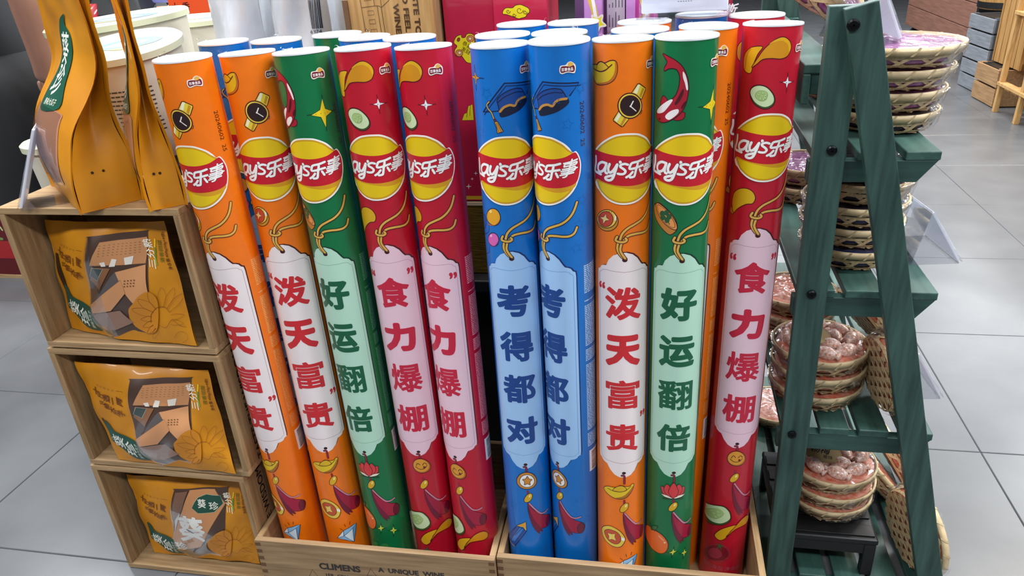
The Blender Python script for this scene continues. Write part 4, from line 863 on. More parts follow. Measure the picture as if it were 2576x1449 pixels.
# ================================================================== woven baskets in clear wrap
m_bam = mat('bamboo', 'CDB48C', .5, color2='B89C72', vary=.08, scale=40, stretch=(4, 4, 1)); m_bam2 = mat('bamboo_rim', 'D6C098', .45, color2='C0A67C', vary=.08, scale=30); m_tie = mat('binding_strip', 'BDA880', .5)
m_wrap = film('basket_wrap', gloss=.0, bump=.55, scale=45, rough=.16, ior=1.16)
FILL = {'purple': mat('fill_purple', '7A2E68', .35, color2='C488BC', vary=.2, scale=90, coat=.4), 'dark': mat('fill_dark', '2A1A2E', .3, color2='3A2848', vary=.2, scale=60, coat=.5), 'navy': mat('fill_navy', '1E2A55', .35, color2='303A68', vary=.2, scale=80, coat=.4), 'orange': mat('fill_orange', 'B0482A', .4, color2='D8A08A', vary=.15, scale=110, coat=.4)}
BASK = {}
def basket_meshes(Rt, Rb, H, fill):
    key = (Rt, Rb, H, fill)
    if key in BASK: return BASK[key]
    def sp(a, t, off=0):                         # bowl wall: a angle, t 0 bottom .. 1 top
        r = Rb + (Rt - Rb) * t ** .55 + off; return Vector((r * math.cos(a), r * math.sin(a), .003 + H * t))
    rim = MB()
    prof = [(Rt - .0035, H - .0115), (Rt + .0012, H - .0115), (Rt + .002, H), (Rt - .002, H), (Rt - .0035, H - .0115)]; rim.lathe(prof, 48)
    tie = MB(); n = 18
    for k in range(n):
        a = 2 * math.pi * k / n
        pts = [(a - .05, H - .012, .0008), (a + .02, H - .005, .0012), (a + .06, H + .0008, .0010)]
        tie.add([Vector(((Rt + .0016 + o) * math.cos(q + s), (Rt + .0016 + o) * math.sin(q + s), z)) for q, z, o in pts for s in (-.022, .022)], [(0, 1, 3, 2), (2, 3, 5, 4)])
    wv = MB(); N = 13
    for sgn, off in ((1, .0008), (-1, -.0008)):
        for k in range(N):
            a0 = 2 * math.pi * (k + (.0 if sgn > 0 else .5)) / N; hw = .0048
            rows = 7; vs = []
            for i in range(rows + 1):
                t = i / rows * .78; a = a0 + sgn * (t * .62); rr = Rb + (Rt - Rb) * t ** .55
                for s in (-1, 1): vs.append(sp(a + s * hw / rr, t, off))
            wv.add(vs, [(2 * i, 2 * i + 1, 2 * i + 3, 2 * i + 2) for i in range(rows)])
    for t0, t1 in ((.0, .12), (.36, .52)):
        vs = [sp(2 * math.pi * k / 48, t, .0002) for t in (t0, t1) for k in range(48)]; wv.add(vs, [(k, (k + 1) % 48, 48 + (k + 1) % 48, 48 + k) for k in range(48)])
    for fam in range(3):                        # open hexagon weave across the base
        q = fam * math.pi / 3; ux, uy = math.cos(q), math.sin(q)
        for k in range(-4, 5):
            c0 = (k + .5) * .0185
            if abs(c0) > Rb - .006: continue
            hl = math.sqrt(Rb * Rb - c0 * c0); hw = .0042; z = .0028 - fam * .0009
            wv.add([(ux * a - uy * b, uy * a + ux * b, z) for a, b in ((-hl, c0 - hw), (hl, c0 - hw), (hl, c0 + hw), (-hl, c0 + hw))], [(3, 2, 1, 0)])
    ct = MB(); R_ = random.Random(5)
    def top(i, j):
        a = 2 * math.pi * i; r = (Rt - .005) * j; return Vector((r * math.cos(a), r * math.sin(a), H * .86 + .006 * (1 - j * j) + .0022 * math.sin(7 * a + 9 * j) * math.sin(14 * j)))
    ct.grid(top, 40, 8)
    ct.lathe([(.001, .006), (Rb - .003, .006), (Rb + (Rt - Rb) * .50 - .003, H * .3), (Rt - .006, H * .86)], 40)
    wr = MB()
    def wt(i, j):
        a = 2 * math.pi * i; r = (Rt + .0045) * j; return Vector((r * math.cos(a), r * math.sin(a), H + .0008 + .0012 * (1 - j) + .0006 * math.sin(9 * a) * j - (.004 if j > .97 else 0)))
    wr.grid(wt, 48, 8)
    wr.grid(lambda i, j: sp(2 * math.pi * i, 1 - j * .95, .0055 + .0015 * math.sin(17 * 2 * math.pi * i + 6 * j) * j), 56, 5)
    out = []
    for nm, mb, m in (('rim', rim, m_bam2), ('binding', tie, m_tie), ('weave', wv, m_bam), ('filling', ct, FILL[fill]), ('plastic_wrap', wr, m_wrap)):
        o = mb.build(nm, m, None, smooth=nm in ('rim', 'filling', 'plastic_wrap')); out.append((nm, o.data)); bpy.data.objects.remove(o)
    BASK[key] = out; return out
def basket(loc, label, fill='purple', Rt=.085, Rb=.062, H=.042, rot=None, group='wrapped woven baskets', sticker=False):
    root = empty('woven_basket', loc, label=label, cat='basket', group=group)
    if rot is not None: root.rotation_euler = rot
    root.rotation_euler.rotate_axis('Z', random.uniform(0, 6)) if rot is None else None
    made = {}
    for nm, me in basket_meshes(Rt, Rb, H, fill):
        o = child_mesh(nm, me, made.get('rim') if nm == 'binding' else root); made[nm] = o
        if nm == 'binding': o['kind'] = 'stuff'
    if sticker:
        A = Art(); A.poly(ell((0, 0), .036, .026), 'B59B70', raw=True); A.stroke(ell((0, 0), .034, .024), .0006, '7A6444', sm=False, closed=True, raw=True)
        A.text('杨梅', (-.004, .004), .018, '1E1812', bold=.02, shear=.1); A.text('蜜饯', (.012, -.010), .009, '1E1812', bold=.01); A.text('酸甜', (-.02, .012), .004, '4A3A22')
        A.build('sticker', root, lambda u, v, off: Vector((u - .012, v - .018, H + .0075 + off)), smooth=False)
    return root
def stack(px, py_top, Yc, z0, n, fills, Rt, H, dz, where, tilt=0):
    c = ony(px, py_top, Yc); out = []; Rts = Rt if isinstance(Rt, list) else [Rt] * n
    for k in range(n):
        pos = 'topmost' if k == n - 1 else 'middle' if n == 3 and k == 1 else ('lowest' if k == 0 else ('second from the top' if k == n - 2 else ('third from the top' if k == n - 3 else 'fourth from the top')))
        out.append(basket((c[0] + random.uniform(-.003, .003), Yc + random.uniform(-.004, .004), z0 + .0015 + k * dz), f'{pos} woven basket of the stack {where}', fills[k % len(fills)], Rts[k], Rts[k] * .87, H, group='baskets stacked ' + where))
    return out
stack(2250, 130, 1.335, .885, 4, ['dark', 'purple', 'purple', 'purple'], [.079, .086, .092, .098], .0325, .0350, 'right front on the upper ladder tier')
stack(2105, 260, 1.60, .885, 2, ['purple', 'purple'], .085, .038, .0415, 'at the back of the upper ladder tier')
stack(2150, 520, 1.325, .652, 5, ['navy', 'navy', 'navy', 'dark', 'dark'], .085, .0365, .0395, 'front on the second ladder tier')
stack(2035, 400, 1.66, .652, 2, ['dark', 'purple'], .085, .0365, .0395, 'at the back of the second ladder tier')
sc_ = stack(2052, 930, 1.295, .376, 3, ['orange'], .084, .035, .038, 'front on the third ladder tier')
stack(1985, 900, 1.52, .376, 3, ['orange'], .082, .035, .038, 'at the back of the third ladder tier')
def lean(px, py, zs, rot, label, fill='orange', R=.084, H=.036):          # tipped baskets rest their lowest edge on the board below
    t = math.radians(abs(rot[1])); z = zs + max(R * .86 * math.sin(t), R * math.sin(t) - H * math.cos(t)) + .006
    p = onz(px, py, z); p[0] = min(p[0], .415 if zs > .3 else .520)
    return basket(p, label, fill, R, R * .86, H, rot=[math.radians(a) for a in rot])
lean(2200, 940, .376, (0, 82, 10), 'orange-filled basket standing on edge against the right leg on the third tier', R=.078)
lean(2190, 800, .376, (0, 55, 20), 'orange-filled basket tipped on its side at the back of the third tier', R=.08)
_b = lean(2012, 52, zt, (15, 48, 0), 'pink-filled basket tipped up on the top tray of the ladder shelf', 'purple', .082, .044)
_b.location = (.262, 1.46, zt + .064); _c = lean(2095, 15, zt, (10, 35, 0), 'pink-filled basket half hidden behind the ladder top', 'purple', .082, .044)
_c.location = (.262, 1.70, zt + .052)
# low black stool inside the bottom tier, with baskets on and beside it
m_blk = mat('black_plastic', '0C0D0F', .45)
st = empty('plastic_stool', (.345, 1.315, .0162), label='low black plastic stool on the bottom tier of the ladder shelf', cat='stool')
mb = MB(); mb.box(-.10, .09, -.13, .13, .078, .091); mb.build('seat', m_blk, st, bevel=.004)
for k in range(5): mb = MB(); mb.box(-.095, .085, -.12 + k * .05, -.09 + k * .05, .091, .094); mb.build('seat_rib', m_blk, st, bevel=.001)
for sx in (-.09, .075):
    for sy in (-.122, .11): mb = MB(); mb.box(sx - .01, sx + .012, sy - .008, sy + .012, 0, .078); mb.build('leg', m_blk, st, bevel=.002)
for sx in (-.095, .08): mb = MB(); mb.box(sx - .004, sx + .006, -.12, .12, .058, .078); mb.build('apron', m_blk, st)
mb = MB(); mb.box(-.09, .08, -.128, -.120, .055, .078); mb.build('apron', m_blk, st)
sd_ = stack(2078, 1235, 1.295, .1105, 3, ['orange'], .084, .033, .036, 'on the black stool')
lean(2172, 1185, .016, (0, 50, 12), 'orange-filled basket slanting down beside the stool stack', R=.086)
lean(2275, 1335, .016, (0, 84, 14), 'orange-filled basket standing on edge at the outer end of the bottom tier', R=.088)
lean(2240, 1150, .016, (0, 60, 8), 'orange-filled basket leaning at the back of the bottom tier', R=.08)
basket((.31, 1.72, .0165), 'dim basket lying at the back left of the bottom tier', 'orange', .08, .064, .036)
# wrapped candies heaped in the two open-topped baskets
m_can = mat('candy_wrapper', 'E4D8D2', .3, color2='CC7444', vary=.06, scale=260, coat=.5)
can_me = None
for bk, nm in ((sc_[-1], 'third tier'), (sd_[-1], 'stool stack')):
    bx, by, bz = bk.location; R = random.Random(2)
    for k, (r, a) in enumerate([(.055, i * .785) for i in range(8)] + [(.028, .4 + i * 1.57) for i in range(4)]):
        if can_me is None:
            mb = MB(); mb.tube([(-.026, 0, 0), (-.020, 0, 0), (-.016, 0, 0), (-.008, 0, 0), (0, 0, 0), (.008, 0, 0), (.016, 0, 0), (.020, 0, 0), (.026, 0, 0)], [.008, .004, .009, .0125, .0135, .0125, .009, .004, .008], 10); o = mb.build('wrapped_candy', m_can, None, smooth=True); can_me = o.data
        else: o = bpy.data.objects.new('wrapped_candy', can_me); col.objects.link(o)
        o.location = (bx + r * math.cos(a), by + r * math.sin(a), bz + .038 + R.uniform(-.001, .003)); o.rotation_euler = (0, R.uniform(-.15, .15), a + R.uniform(.9, 1.9))
        tag(o, f'pale orange wrapped candy heaped in the open basket of the {nm}', 'candy', f'candies in the basket of the {nm}')
    A = Art(); A.poly(ell((0, 0), .036, .026), 'B59B70', raw=True); A.stroke(ell((0, 0), .034, .024), .0006, '7A6444', sm=False, closed=True, raw=True)
    A.text('杨梅', (-.004, .004), .018, '1E1812', bold=.02, shear=.1); A.text('蜜饯', (.012, -.010), .009, '1E1812', bold=.01)
    o = A.build('paper_label', None, lambda u, v, off: Vector((u, v, off)), smooth=False); o.location = (bx - .022, by - .012, bz + .054); o.rotation_euler = (math.radians(14), 0, math.radians(-18))
    mb = MB(); mb.lathe([(.0001, 0), (.036, 0)], 32, sx=1, sy=.72); p_ = mb.build('card', mat('kraft_card', 'B59B70', .7), o); p_.location = (0, 0, -.0002)
    tag(o, f'oval kraft paper label with brush lettering on the candies of the {nm}', 'label')

# ================================================================== clear acrylic price holders
m_acr = film('acrylic', tint=(.97, .98, 1, 1), gloss=.02, rough=.02, bump=0.0, ior=1.35); m_card = mat('white_card', 'F0F1F6', .5)
_nt = m_card.node_tree; _tr = _nt.nodes.new('ShaderNodeBsdfTranslucent'); _mx = _nt.nodes.new('ShaderNodeMixShader'); _mx.inputs[0].default_value = .4; _tr.inputs[0].default_value = (.85, .86, .92, 1)
_nt.links.new(_nt.nodes['Principled BSDF'].outputs[0], _mx.inputs[1]); _nt.links.new(_tr.outputs[0], _mx.inputs[2]); _nt.links.new(_mx.outputs[0], _nt.nodes['Material Output'].inputs[0])
def price_holder(label, loc, rz, w=.10, h=.115, ang=62, foot=.045):
    root = empty('price_holder', loc, (0, 0, rz), label, 'price holder', 'clear acrylic price holders'); a = math.radians(ang); dy = h * math.cos(a); z = h * math.sin(a); t = .0018
    def quad(nm, p, q, m, th, ww, shift=0):
        p, q = Vector((0, *p)), Vector((0, *q)); d = (q - p).normalized(); n = Vector((0, -d.z, d.y)); mb = MB()
        vs = [b_ + n * s * th / 2 + n * shift + Vector((x, 0, 0)) for b_ in (p, q) for s in (-1, 1) for x in (-ww / 2, ww / 2)]
        mb.add(vs, [(0, 1, 3, 2), (4, 6, 7, 5), (0, 4, 5, 1), (2, 3, 7, 6), (0, 2, 6, 4), (1, 5, 7, 3)]); return mb.build(nm, m, root)
    quad('front_pane', (0, 0.001), (dy, z), m_acr, t, w); quad('pocket_pane', (-.005, 0.004), (dy - .005, z - .004), m_acr, t, w, .0); quad('card', (.0045, .003), (dy + .001, z - .006), m_card, .004, w - .006, .0052)
    quad('back_pane', (dy, z), (dy + foot, .0012), m_acr, t, w); quad('base_pane', (0, .001), (dy + foot, .001), m_acr, t, w)
    return root
price_holder('clear acrylic price holder on the top crate beside the standing pouch', Vector(onz(62, 516, ZC)), math.radians(-55), .075, .145, 66)
price_holder('clear acrylic price holder on the second ladder tier, hanging out to the right', Vector((.500, 1.355, .6525)), math.radians(98), .13, .115, 58, .02)
price_holder('clear acrylic price holder on the third ladder tier behind the right leg', Vector((.520, 1.345, .3765)), math.radians(96), .12, .115, 60, .02)
price_holder('white price card in acrylic leaning on the top basket of the ladder shelf', Vector((.352, 1.33, 1.0270)), math.radians(95), .10, .12, 65)
# white price stand lying across the tube lids
ps = empty('price_stand', ony(1722, 48, 1.32), label='bright white price card in a clear stand resting on the tube lids', cat='price holder'); ps.location.z = 1.0745
mb = MB(); mb.box(-.070, .068, -.004, .004, .006, .12); mb.build('card', m_card, ps, bevel=.002)
mb = MB(); mb.box(-.074, .072, -.006, -.0045, 0, .125); mb.build('front_pane', m_acr, ps); mb = MB(); mb.box(-.074, .072, .0045, .006, 0, .125); mb.build('back_pane', m_acr, ps); mb = MB(); mb.box(-.078, .076, -.03, .03, -.0008, .0008); mb.build('base_pane', m_acr, ps)
A = Art(); A.rects([(-.012 + .004 * k, .022, -.0095 + .004 * k, .0235) for k in range(6)], '8A9098'); A.build('printed_line', ps.children[0], plane_map((0, -.0042, 0), (1, 0, 0), (0, 0, 1)), smooth=False)
# ================================================================== goods standing behind the tubes on a black display table
m_bt = mat('black_table', '0B0B0D', .5)
TBZ = .515; tb_ = empty('display_table', (-.55, 1.95, 0), label='long black display table behind the tube boxes', cat='table')
mb = MB(); mb.box(-.92, .71, -.49, .50, TBZ - .03, TBZ - .001); mb.build('table_top', m_bt, tb_, bevel=.003)
mb = MB(); mb.box(-.90, .69, -.47, -.45, 0, TBZ - .03); mb.build('front_panel', m_bt, tb_)
for sx in (-.90, .67): mb = MB(); mb.box(sx, sx + .02, -.45, .47, 0, TBZ - .03); mb.build('side_panel', m_bt, tb_)
mb = MB(); mb.box(-.88, .67, -.44, .46, .0, .02); mb.build('plinth', m_bt, tb_)
# gold carton with a red gift box on it, and a second red gift box
m_gold = mat('gold_foil', 'B08E3E', .38, metal=.75, color2='7A5E22', vary=.1, scale=30, stretch=(1, 1, 12), bump=.5); m_red = mat('gift_red', 'BE1A40', .4, coat=.2, vary=.03); Yg = 1.50
def carton(name, label, x0, x1, y0, y1, z0, z1, m, cat='gift box', lid=None):
    r = empty(name, ((x0 + x1) / 2, (y0 + y1) / 2, z0), label=label, cat=cat); w, d, h = (x1 - x0) / 2, (y1 - y0) / 2, z1 - z0
    mb = MB(); mb.box(-w, w, -d, d, 0, h); f = mb.build('carton_body', m, r, bevel=.002)
    return r, f, w, d, h
zg = ony(1195, 508, Yg)[2]
g, gf, w, d, h = carton('gold_carton', 'gold wood-grained carton under the red gift box', -.4315, -.3285, Yg, Yg + .20, TBZ, zg, m_gold)
mb = MB(); mb.box(-w - .001, w + .001, -d - .001, d + .001, h - .008, h); mb.build('pale_band', mat('pale_gold', 'E8CFA8', .4, metal=.3), g)
r1, rf, w, d, h = carton('gift_box', 'tall red gift box with golden tablet and cloud on the gold carton', -.4315, -.3285, Yg + .004, Yg + .17, zg + .0005, 1.34, m_red)
ox, oz = r1.location.x, r1.location.z; RX = lambda k: (lambda x, y: (lambda p: (p[0] - ox, p[2] - oz))(ony(k[0] + x * k[2], k[1] + y * k[2], Yg + .004)))
A = Art(RX((1120, 60, .1863))); B = '4A2A0C'
A.shape([(215, 150), (225, 185), (270, 180), (290, 140), (340, 130), (390, 160), (400, 260), (430, 330), (430, 520), (330, 530), (280, 510), (220, 435), (165, 445), (130, 400), (130, 350), (160, 300), (120, 262), (125, 215), (160, 165)], 'E4D41C', B, .0012)
A.shape(ell((340, 200), 48, 46), 'DE8A4C', B, .001); A.shape(ell((335, 200), 22, 22), 'E8D8A0', B, .0009); A.shape(ell((190, 395), 48, 46), 'DE8A4C', B, .001); A.shape(ell((195, 390), 22, 22), 'E8D8A0', B, .0009)
A.shape(ell((180, 212), 18, 26, .4), 'A82C2C', B, .001); A.text('恭喜', RX((1120, 60, .1863))(295, 285), .010, B, rot=-.6); A.text('发财', RX((1120, 60, .1863))(280, 360), .010, B, rot=-.6)
A.shape([(228, 1305), (255, 1215), (295, 1200), (310, 1110), (370, 1088), (388, 1300)], 'E4D81C', B, .001, sm=False); A.sline([[(290, 1260), (298, 1210)], [(333, 1240), (340, 1100)]], .001, B)
A.xf = RX((1160, 400, .2)); 
for c, r in (((185, 180), 28), ((140, 250), 22), ((95, 345), 38)): A.poly(spark(c, (c[0], c[1] - r), (c[0] + r, c[1]), (c[0], c[1] + r), (c[0] - r, c[1]), .2), 'F0ECEC')
A.rects([(-w, .004, w, .012)], 'D8B020')
for a in A.clusters(): a.build('picture', rf, plane_map((0, -d, 0), (1, 0, 0), (0, 0, 1)), smooth=False)
x2 = -.3245
r2, rf2, w, d, h = carton('gift_box', 'red gift box with a golden cloud behind the third row of tubes', x2, x2 + .105, Yg - .02, Yg + .14, TBZ, 1.34, m_red)
ox, oz = r2.location.x, r2.location.z; RX2 = lambda x, y: (lambda p: (p[0] - ox, p[2] - oz))(ony(1080 + x * .3028, y * .3028, Yg - .02))
A = Art(RX2); A.shape([(610, 115), (615, 85), (640, 65), (690, 65), (715, 45), (755, 38), (790, 50), (825, 70), (832, 100), (810, 120), (800, 140), (765, 150), (740, 155), (700, 140), (670, 130), (640, 120)], 'E6D21C', B, .0012)
for c, r in (((750, 85), 30), ((655, 95), 18), ((705, 125), 16), ((795, 100), 18)): A.stroke([(c[0] + r * math.cos(t) * (1 - t / 9), c[1] + r * math.sin(t) * (1 - t / 9)) for t in [k * .5 for k in range(14)]], .001, B)
A.build('picture', rf2, plane_map((0, -d, 0), (1, 0, 0), (0, 0, 1)), smooth=False)
# wooden crate standing on end with the wine lettering
Yw = 1.455; wa, wb = ony(873, 0, Yw)[0], ony(1086, 0, Yw)[0]; wc = empty('wooden_crate', ((wa + wb) / 2, Yw + .11, TBZ), label='wooden wine crate standing on end with brown house drawing and lettering', cat='crate')
hw = (wb - wa) / 2; H_ = .80
mb = MB(); mb.box(-hw, hw, -.11, -.098, 0, H_); wf = mb.build('front_board', wood('crate_face', 'C2975E', 'A97E48', 2, 8), wc, bevel=.001)
mb = MB(); mb.box(-hw, -hw + .012, -.098, .10, 0, H_); mb.build('side_board', m_w2, wc); mb = MB(); mb.box(hw - .012, hw, -.098, .10, 0, H_); mb.build('side_board', m_w2, wc); mb = MB(); mb.box(-hw + .012, hw - .012, .088, .10, 0, H_); mb.build('back_board', m_w2, wc); mb = MB(); mb.box(-hw - .010, -hw, -.113, -.10, .45, H_ - .2); mb.build('corner_batten', m_wd, wc)
ox, oz = wc.location.x, TBZ; WX = lambda x, y: (lambda p: (p[0] - ox, p[2] - oz))(ony(870 + x * .09317, y * .09317, Yw))
A = Art(WX); I = '4E321A'
for t, c, sz in (('TASTE TO THE', (1930, 560), 0), ('AND FEEL THE', (1650, 470), 0), ('WINE', (1390, 510), 0)):
    n = {'TASTE TO THE': (.150, .0115), 'AND FEEL THE': (.150, .0110), 'WINE': (.056, .0115)}[t]; A.text(t, WX(*c), 1, I, bold=.04, rot=-math.pi / 2 , fit=n)
for q in ([(590, 300), (745, 285), (765, 400), (605, 412)], [(630, 540), (785, 520), (805, 635), (650, 650)], [(680, 800), (835, 785), (850, 880), (690, 890)], [(490, 20), (690, 0), (680, -60), (480, -40)]): A.stroke(q, .0008, I, sm=False, closed=True)
A.sline([[(380, -40), (530, 840)], [(745, -40), (780, 160)], [(930, -40), (965, 200)], [(430, 205), (850, 155), (955, 205)], [(850, 165), (965, 900)], [(960, 210), (1065, 900)], [(960, 200), (1170, 0)], [(530, 840), (565, 780), (620, 880)]], .0010, I)
for a in A.clusters(0): a.build('printed_words' if len(a.items) == 1 else 'house_drawing', wf, plane_map((0, -.1102, 0), (1, 0, 0), (0, 0, 1)), smooth=False)
# crumpled white foil bags
m_wf = mat('white_foil', 'C9CCD2', .32, metal=.15, color2='B4B8C0', vary=.05, scale=9, bump=.5, coat=.2)
def foil_bag(label, x0, x1, Y, seed, printing=False):
    R = random.Random(seed); c = ((x0 + x1) / 2, Y + .05, TBZ); root = empty('foil_bag', c, (0, 0, R.uniform(-.15, .1)), label, 'bag', 'white foil bags on the black table'); w = (x1 - x0) / 2; H = .78; ph = [R.uniform(0, 6) for _ in range(6)]
    def prof(t): return .045 * (1 - .75 * max(0, (t - .55) / .45))
    def sf(sg):
        def f(i, j):
            b = prof(j) * math.sin(math.pi * i) ** .55; wr = .007 * math.sin(7 * i + 9 * j + ph[0]) * math.sin(13 * j + ph[1]) + .005 * math.sin(17 * j - 8 * i + ph[2]) + .004 * abs(math.sin(21 * (i + j) + ph[3]))
            return Vector(((2 * i - 1) * w * (1 - .06 * math.sin(5 * j + ph[4])), sg * (b + wr * math.sin(math.pi * i) ** .5), H * j))
        return f
    for sg, nm in ((-1, 'front_sheet'), (1, 'back_sheet')):
        mb = MB(); mb.grid(sf(sg), 22, 40); s_ = mb.build(nm, m_wf, root, smooth=True)
        if sg < 0: fs_ = s_
    if printing:
        A = Art(); rr = random.Random(1); x = .0
        while x < .022: b = rr.choice([.0008, .0015, .0022]); A.rects([(x, .0, x + b, .055)], '23252A'); x += b + rr.choice([.0008, .0014])
        A.text('6 974', (.008, -.006), .010, '23252A'); f = sf(-1)
        A.build('bar_code', fs_, lambda u, v, off: f((u + w * 1.55) / (2 * w), (v + .545) / H) + Vector((0, -off - .0012, 0)), gu=.006, gv=.01)
    return root
foil_bag('white foil bag at the left end behind the back row of tubes', ony(507, 0, 1.5)[0], ony(640, 0, 1.5)[0], 1.47, 1)
foil_bag('white foil bag second from the left behind the blue tubes', ony(586, 0, 1.6)[0], ony(690, 0, 1.6)[0], 1.60, 2)
foil_bag('crumpled white foil bag with a bar code behind the green back tube', ony(655, 0, 1.5)[0], ony(800, 0, 1.5)[0], 1.49, 3, True)
foil_bag('white foil bag beside the wooden crate with lettering', ony(775, 0, 1.66)[0], ony(905, 0, 1.66)[0], 1.66, 5)
# pink gift boxes
m_pk = mat('gift_pink', 'C48ACB', .4, vary=.03); m_pp = mat('gift_purple', '5C3A62', .4); m_mag = mat('gift_magenta', 'B83A92', .4)
def pink(label, px0, px1, Y, tilt, m, m2, star_=False):
    a, b = ony(px0, 0, Y)[0], ony(px1, 0, Y)[0]; w = (b - a) / 2; r = empty('gift_box', ((a + b) / 2, Y + .06, TBZ), (0, 0, math.radians(tilt)), label, 'gift box', 'pink gift boxes')
    mb = MB(); mb.box(-w, w, -.06, .06, 0, .82); f = mb.build('carton_body', m, r, bevel=.002); mb = MB(); mb.box(-w - .0006, -w * .35, -.0606, -.0595, 0, .82); mb.build('side_stripe', m2, f)
    zz = ony(px0, 20, Y)[2] - TBZ; A = Art()
    A.stroke([(-w * .2, zz + .06), (w * .1, zz + .02), (w * .5, zz - .02), (w * .2, zz - .08)], .012, 'D8B84A'); A.stroke([(-w * .2, zz + .07), (w * .2, zz + .03), (w * .6, zz - .03)], .006, 'F2ECF2')
    A.build('swirl_picture', f, plane_map((0, -.06, 0), (1, 0, 0), (0, 0, 1)), smooth=False)
    if star_:
        s = Art(); s.shape(star((w * .65, zz - .028), .017, .009, 5), 'E6D81C', 'E8E0D0', .003); s.build('star_sticker', f, plane_map((0, -.0612, 0), (1, 0, 0), (0, 0, 1)), smooth=False)
    return r, f
pink('lilac gift box with a yellow star behind the blue tubes', 1452, 1520, 1.48, -4, m_pk, m_pp, True); r_, f_ = pink('lilac gift box with a printed text panel in the middle of the pink boxes', 1528, 1575, 1.50, -6, m_pk, m_pp)
A = Art(); R = random.Random(8); A.poly([(-.012, .40), (.022, .40), (.022, .70), (-.012, .70)], 'D8D4DC', raw=True); A.rects([(x, z, x + .0016, z + R.uniform(.004, .03)) for x in (-.008, -.002, .004, .010, .016) for z in [.42 + .035 * k for k in range(8)]], '5A5668'); A.build('text_panel', f_, plane_map((0, -.0615, 0), (1, 0, 0), (0, 0, 1)), smooth=False)
pink('magenta gift box with a pale swirl behind the price stand', 1580, 1650, 1.47, -3, m_mag, m_pk)
a, b = ony(1812, 0, 1.5)[0], ony(1842, 0, 1.5)[0]
rr_, ff_, w, d, h = carton('snack_carton', 'dark red carton with white characters between the price stand and the back red tube', a, b, 1.49, 1.58, TBZ, 1.30, mat('carton_red', 'A01A34', .4))
A = Art(); A.text('乐斯', (0, ony(1825, 24, 1.49)[2] - TBZ), .020, 'EDE6E6', bold=.03, shear=.3); A.build('printed_words', ff_, plane_map((0, -d, 0), (1, 0, 0), (0, 0, 1)), smooth=False)
# cream paper tubs
m_tub = mat('tub_paper', 'D2CBB8', .5, vary=.03); m_lidp = mat('tub_lid', 'D9DAB8', .35, vary=.03, coat=.2)
def tub(label, cx, cy, z0, R, H, tilt=(0, 0), text=True, rz=0, side_logo=False):
    root = empty('paper_tub', (cx, cy, z0), (math.radians(tilt[0]), math.radians(tilt[1]), rz), label, 'tub', 'cream paper tubs')
    mb = MB(); mb.lathe([(.001, 0), (R * .82, 0), (R, H)], 48); o = mb.build('tub_wall', m_tub, root, smooth=True); smooth_angle(o)
    mb = MB(); mb.lathe([(R * .99, H - .012), (R + .006, H - .010), (R + .007, H + .002), (R + .002, H + .006), (R * .93, H + .003), (.001, H + .003)], 48); l = mb.build('lid', m_lidp, root, smooth=True); smooth_angle(l, 30)
    A = Art(); A.poly(smoothed([(-.05, -.01), (-.03, .022), (.02, .030), (.055, .012), (.045, -.018), (0, -.028)]), '7E93AC', raw=True); A.poly(smoothed([(-.03, -.004), (0, .016), (.035, .006), (.01, -.014)]), 'B8C4CC', raw=True); A.poly(smoothed([(-.02, -.022), (.03, -.026), (.0, -.034)]), 'C4AE74', raw=True)
    A.build('lid_print', l, lambda u, v, off: Vector((u * R / .08, v * R / .08, H + .0035 + off)), smooth=False)
    if text:
        rs = []; q = random.Random(int(cx * 1000))
        for row in range(11):
            u = -.04
            while u < .045: L = q.uniform(.004, .016); rs.append((u, H * .70 - row * .0085, min(u + L, .05), H * .70 - row * .0085 + .0028)); u += L + .002
        A = Art(); A.rects(rs, '4A463E')
        if side_logo: A.poly(smoothed([(-.052 - .07, H * .80), (-.10, H * .93), (-.06, H * .90), (-.055, H * .78), (-.09, H * .70)]), '2E4C92', raw=True); A.text('脆', (-.086, H * .81), .034, 'ECECEC', bold=.03)
        t_ = A.build('tub_print', o, lambda u, v, off: Vector(((R * .82 + R * .18 * v / H + off + .0003) * math.sin(u / R), -(R * .82 + R * .18 * v / H + off + .0003) * math.cos(u / R), v)), gu=.01, gv=.02); t_['kind'] = 'stuff'
    return root
c = ony(345, 105, 1.36); tub('cream paper tub with a tilted lid between the two standing pouches', c[0], 1.36, .860, .100, .205, (8, -4), True, math.radians(20))
c = ony(295, 62, 1.58); tub('large cream paper tub with a blue character behind the tilted tub', c[0], 1.62, .810, .15, .278, (3, -3), True, math.radians(-10), True)
c = ony(478, 42, 1.96); tub('cream paper tub with dense small print left of the foil bags', c[0], 1.96, .741, .125, .31, (0, 0), True, math.radians(15))
c = ony(110, 345, 1.30); tub('small pale paper tub behind the acrylic price holder on the crates', c[0] + .03, 1.30, .735, .062, .15, (0, 0), False)
sb = empty('support_table', (-1.10, 1.33, 0), label='narrow dark table behind the crates carrying the smaller paper tubs', cat='table')
mb = MB(); mb.box(-.23, .22, -.115, .115, .715, .735); mb.build('table_top', m_bt, sb, bevel=.002)
for sx in (-.18, .18):
    for sy in (-.10, .07): mb = MB(); mb.box(sx, sx + .03, sy, sy + .03, 0, .715); mb.build('leg', m_bt, sb)
mb = MB(); mb.box(-.02, .18, -.105, .11, .735, .845); mb.build('riser', m_bt, sb)
rs_ = empty('display_riser', (-1.30, 1.75, TBZ), label='black riser block on the display table under the large paper tubs', cat='riser'); mb = MB(); mb.box(-.16, .20, -.28, .07, 0, .285); mb.build('block', m_bt, rs_, bevel=.003); mb = MB(); mb.box(-.16, .20, .08, .38, 0, .225); mb.build('lower_block', m_bt, rs_, bevel=.003)
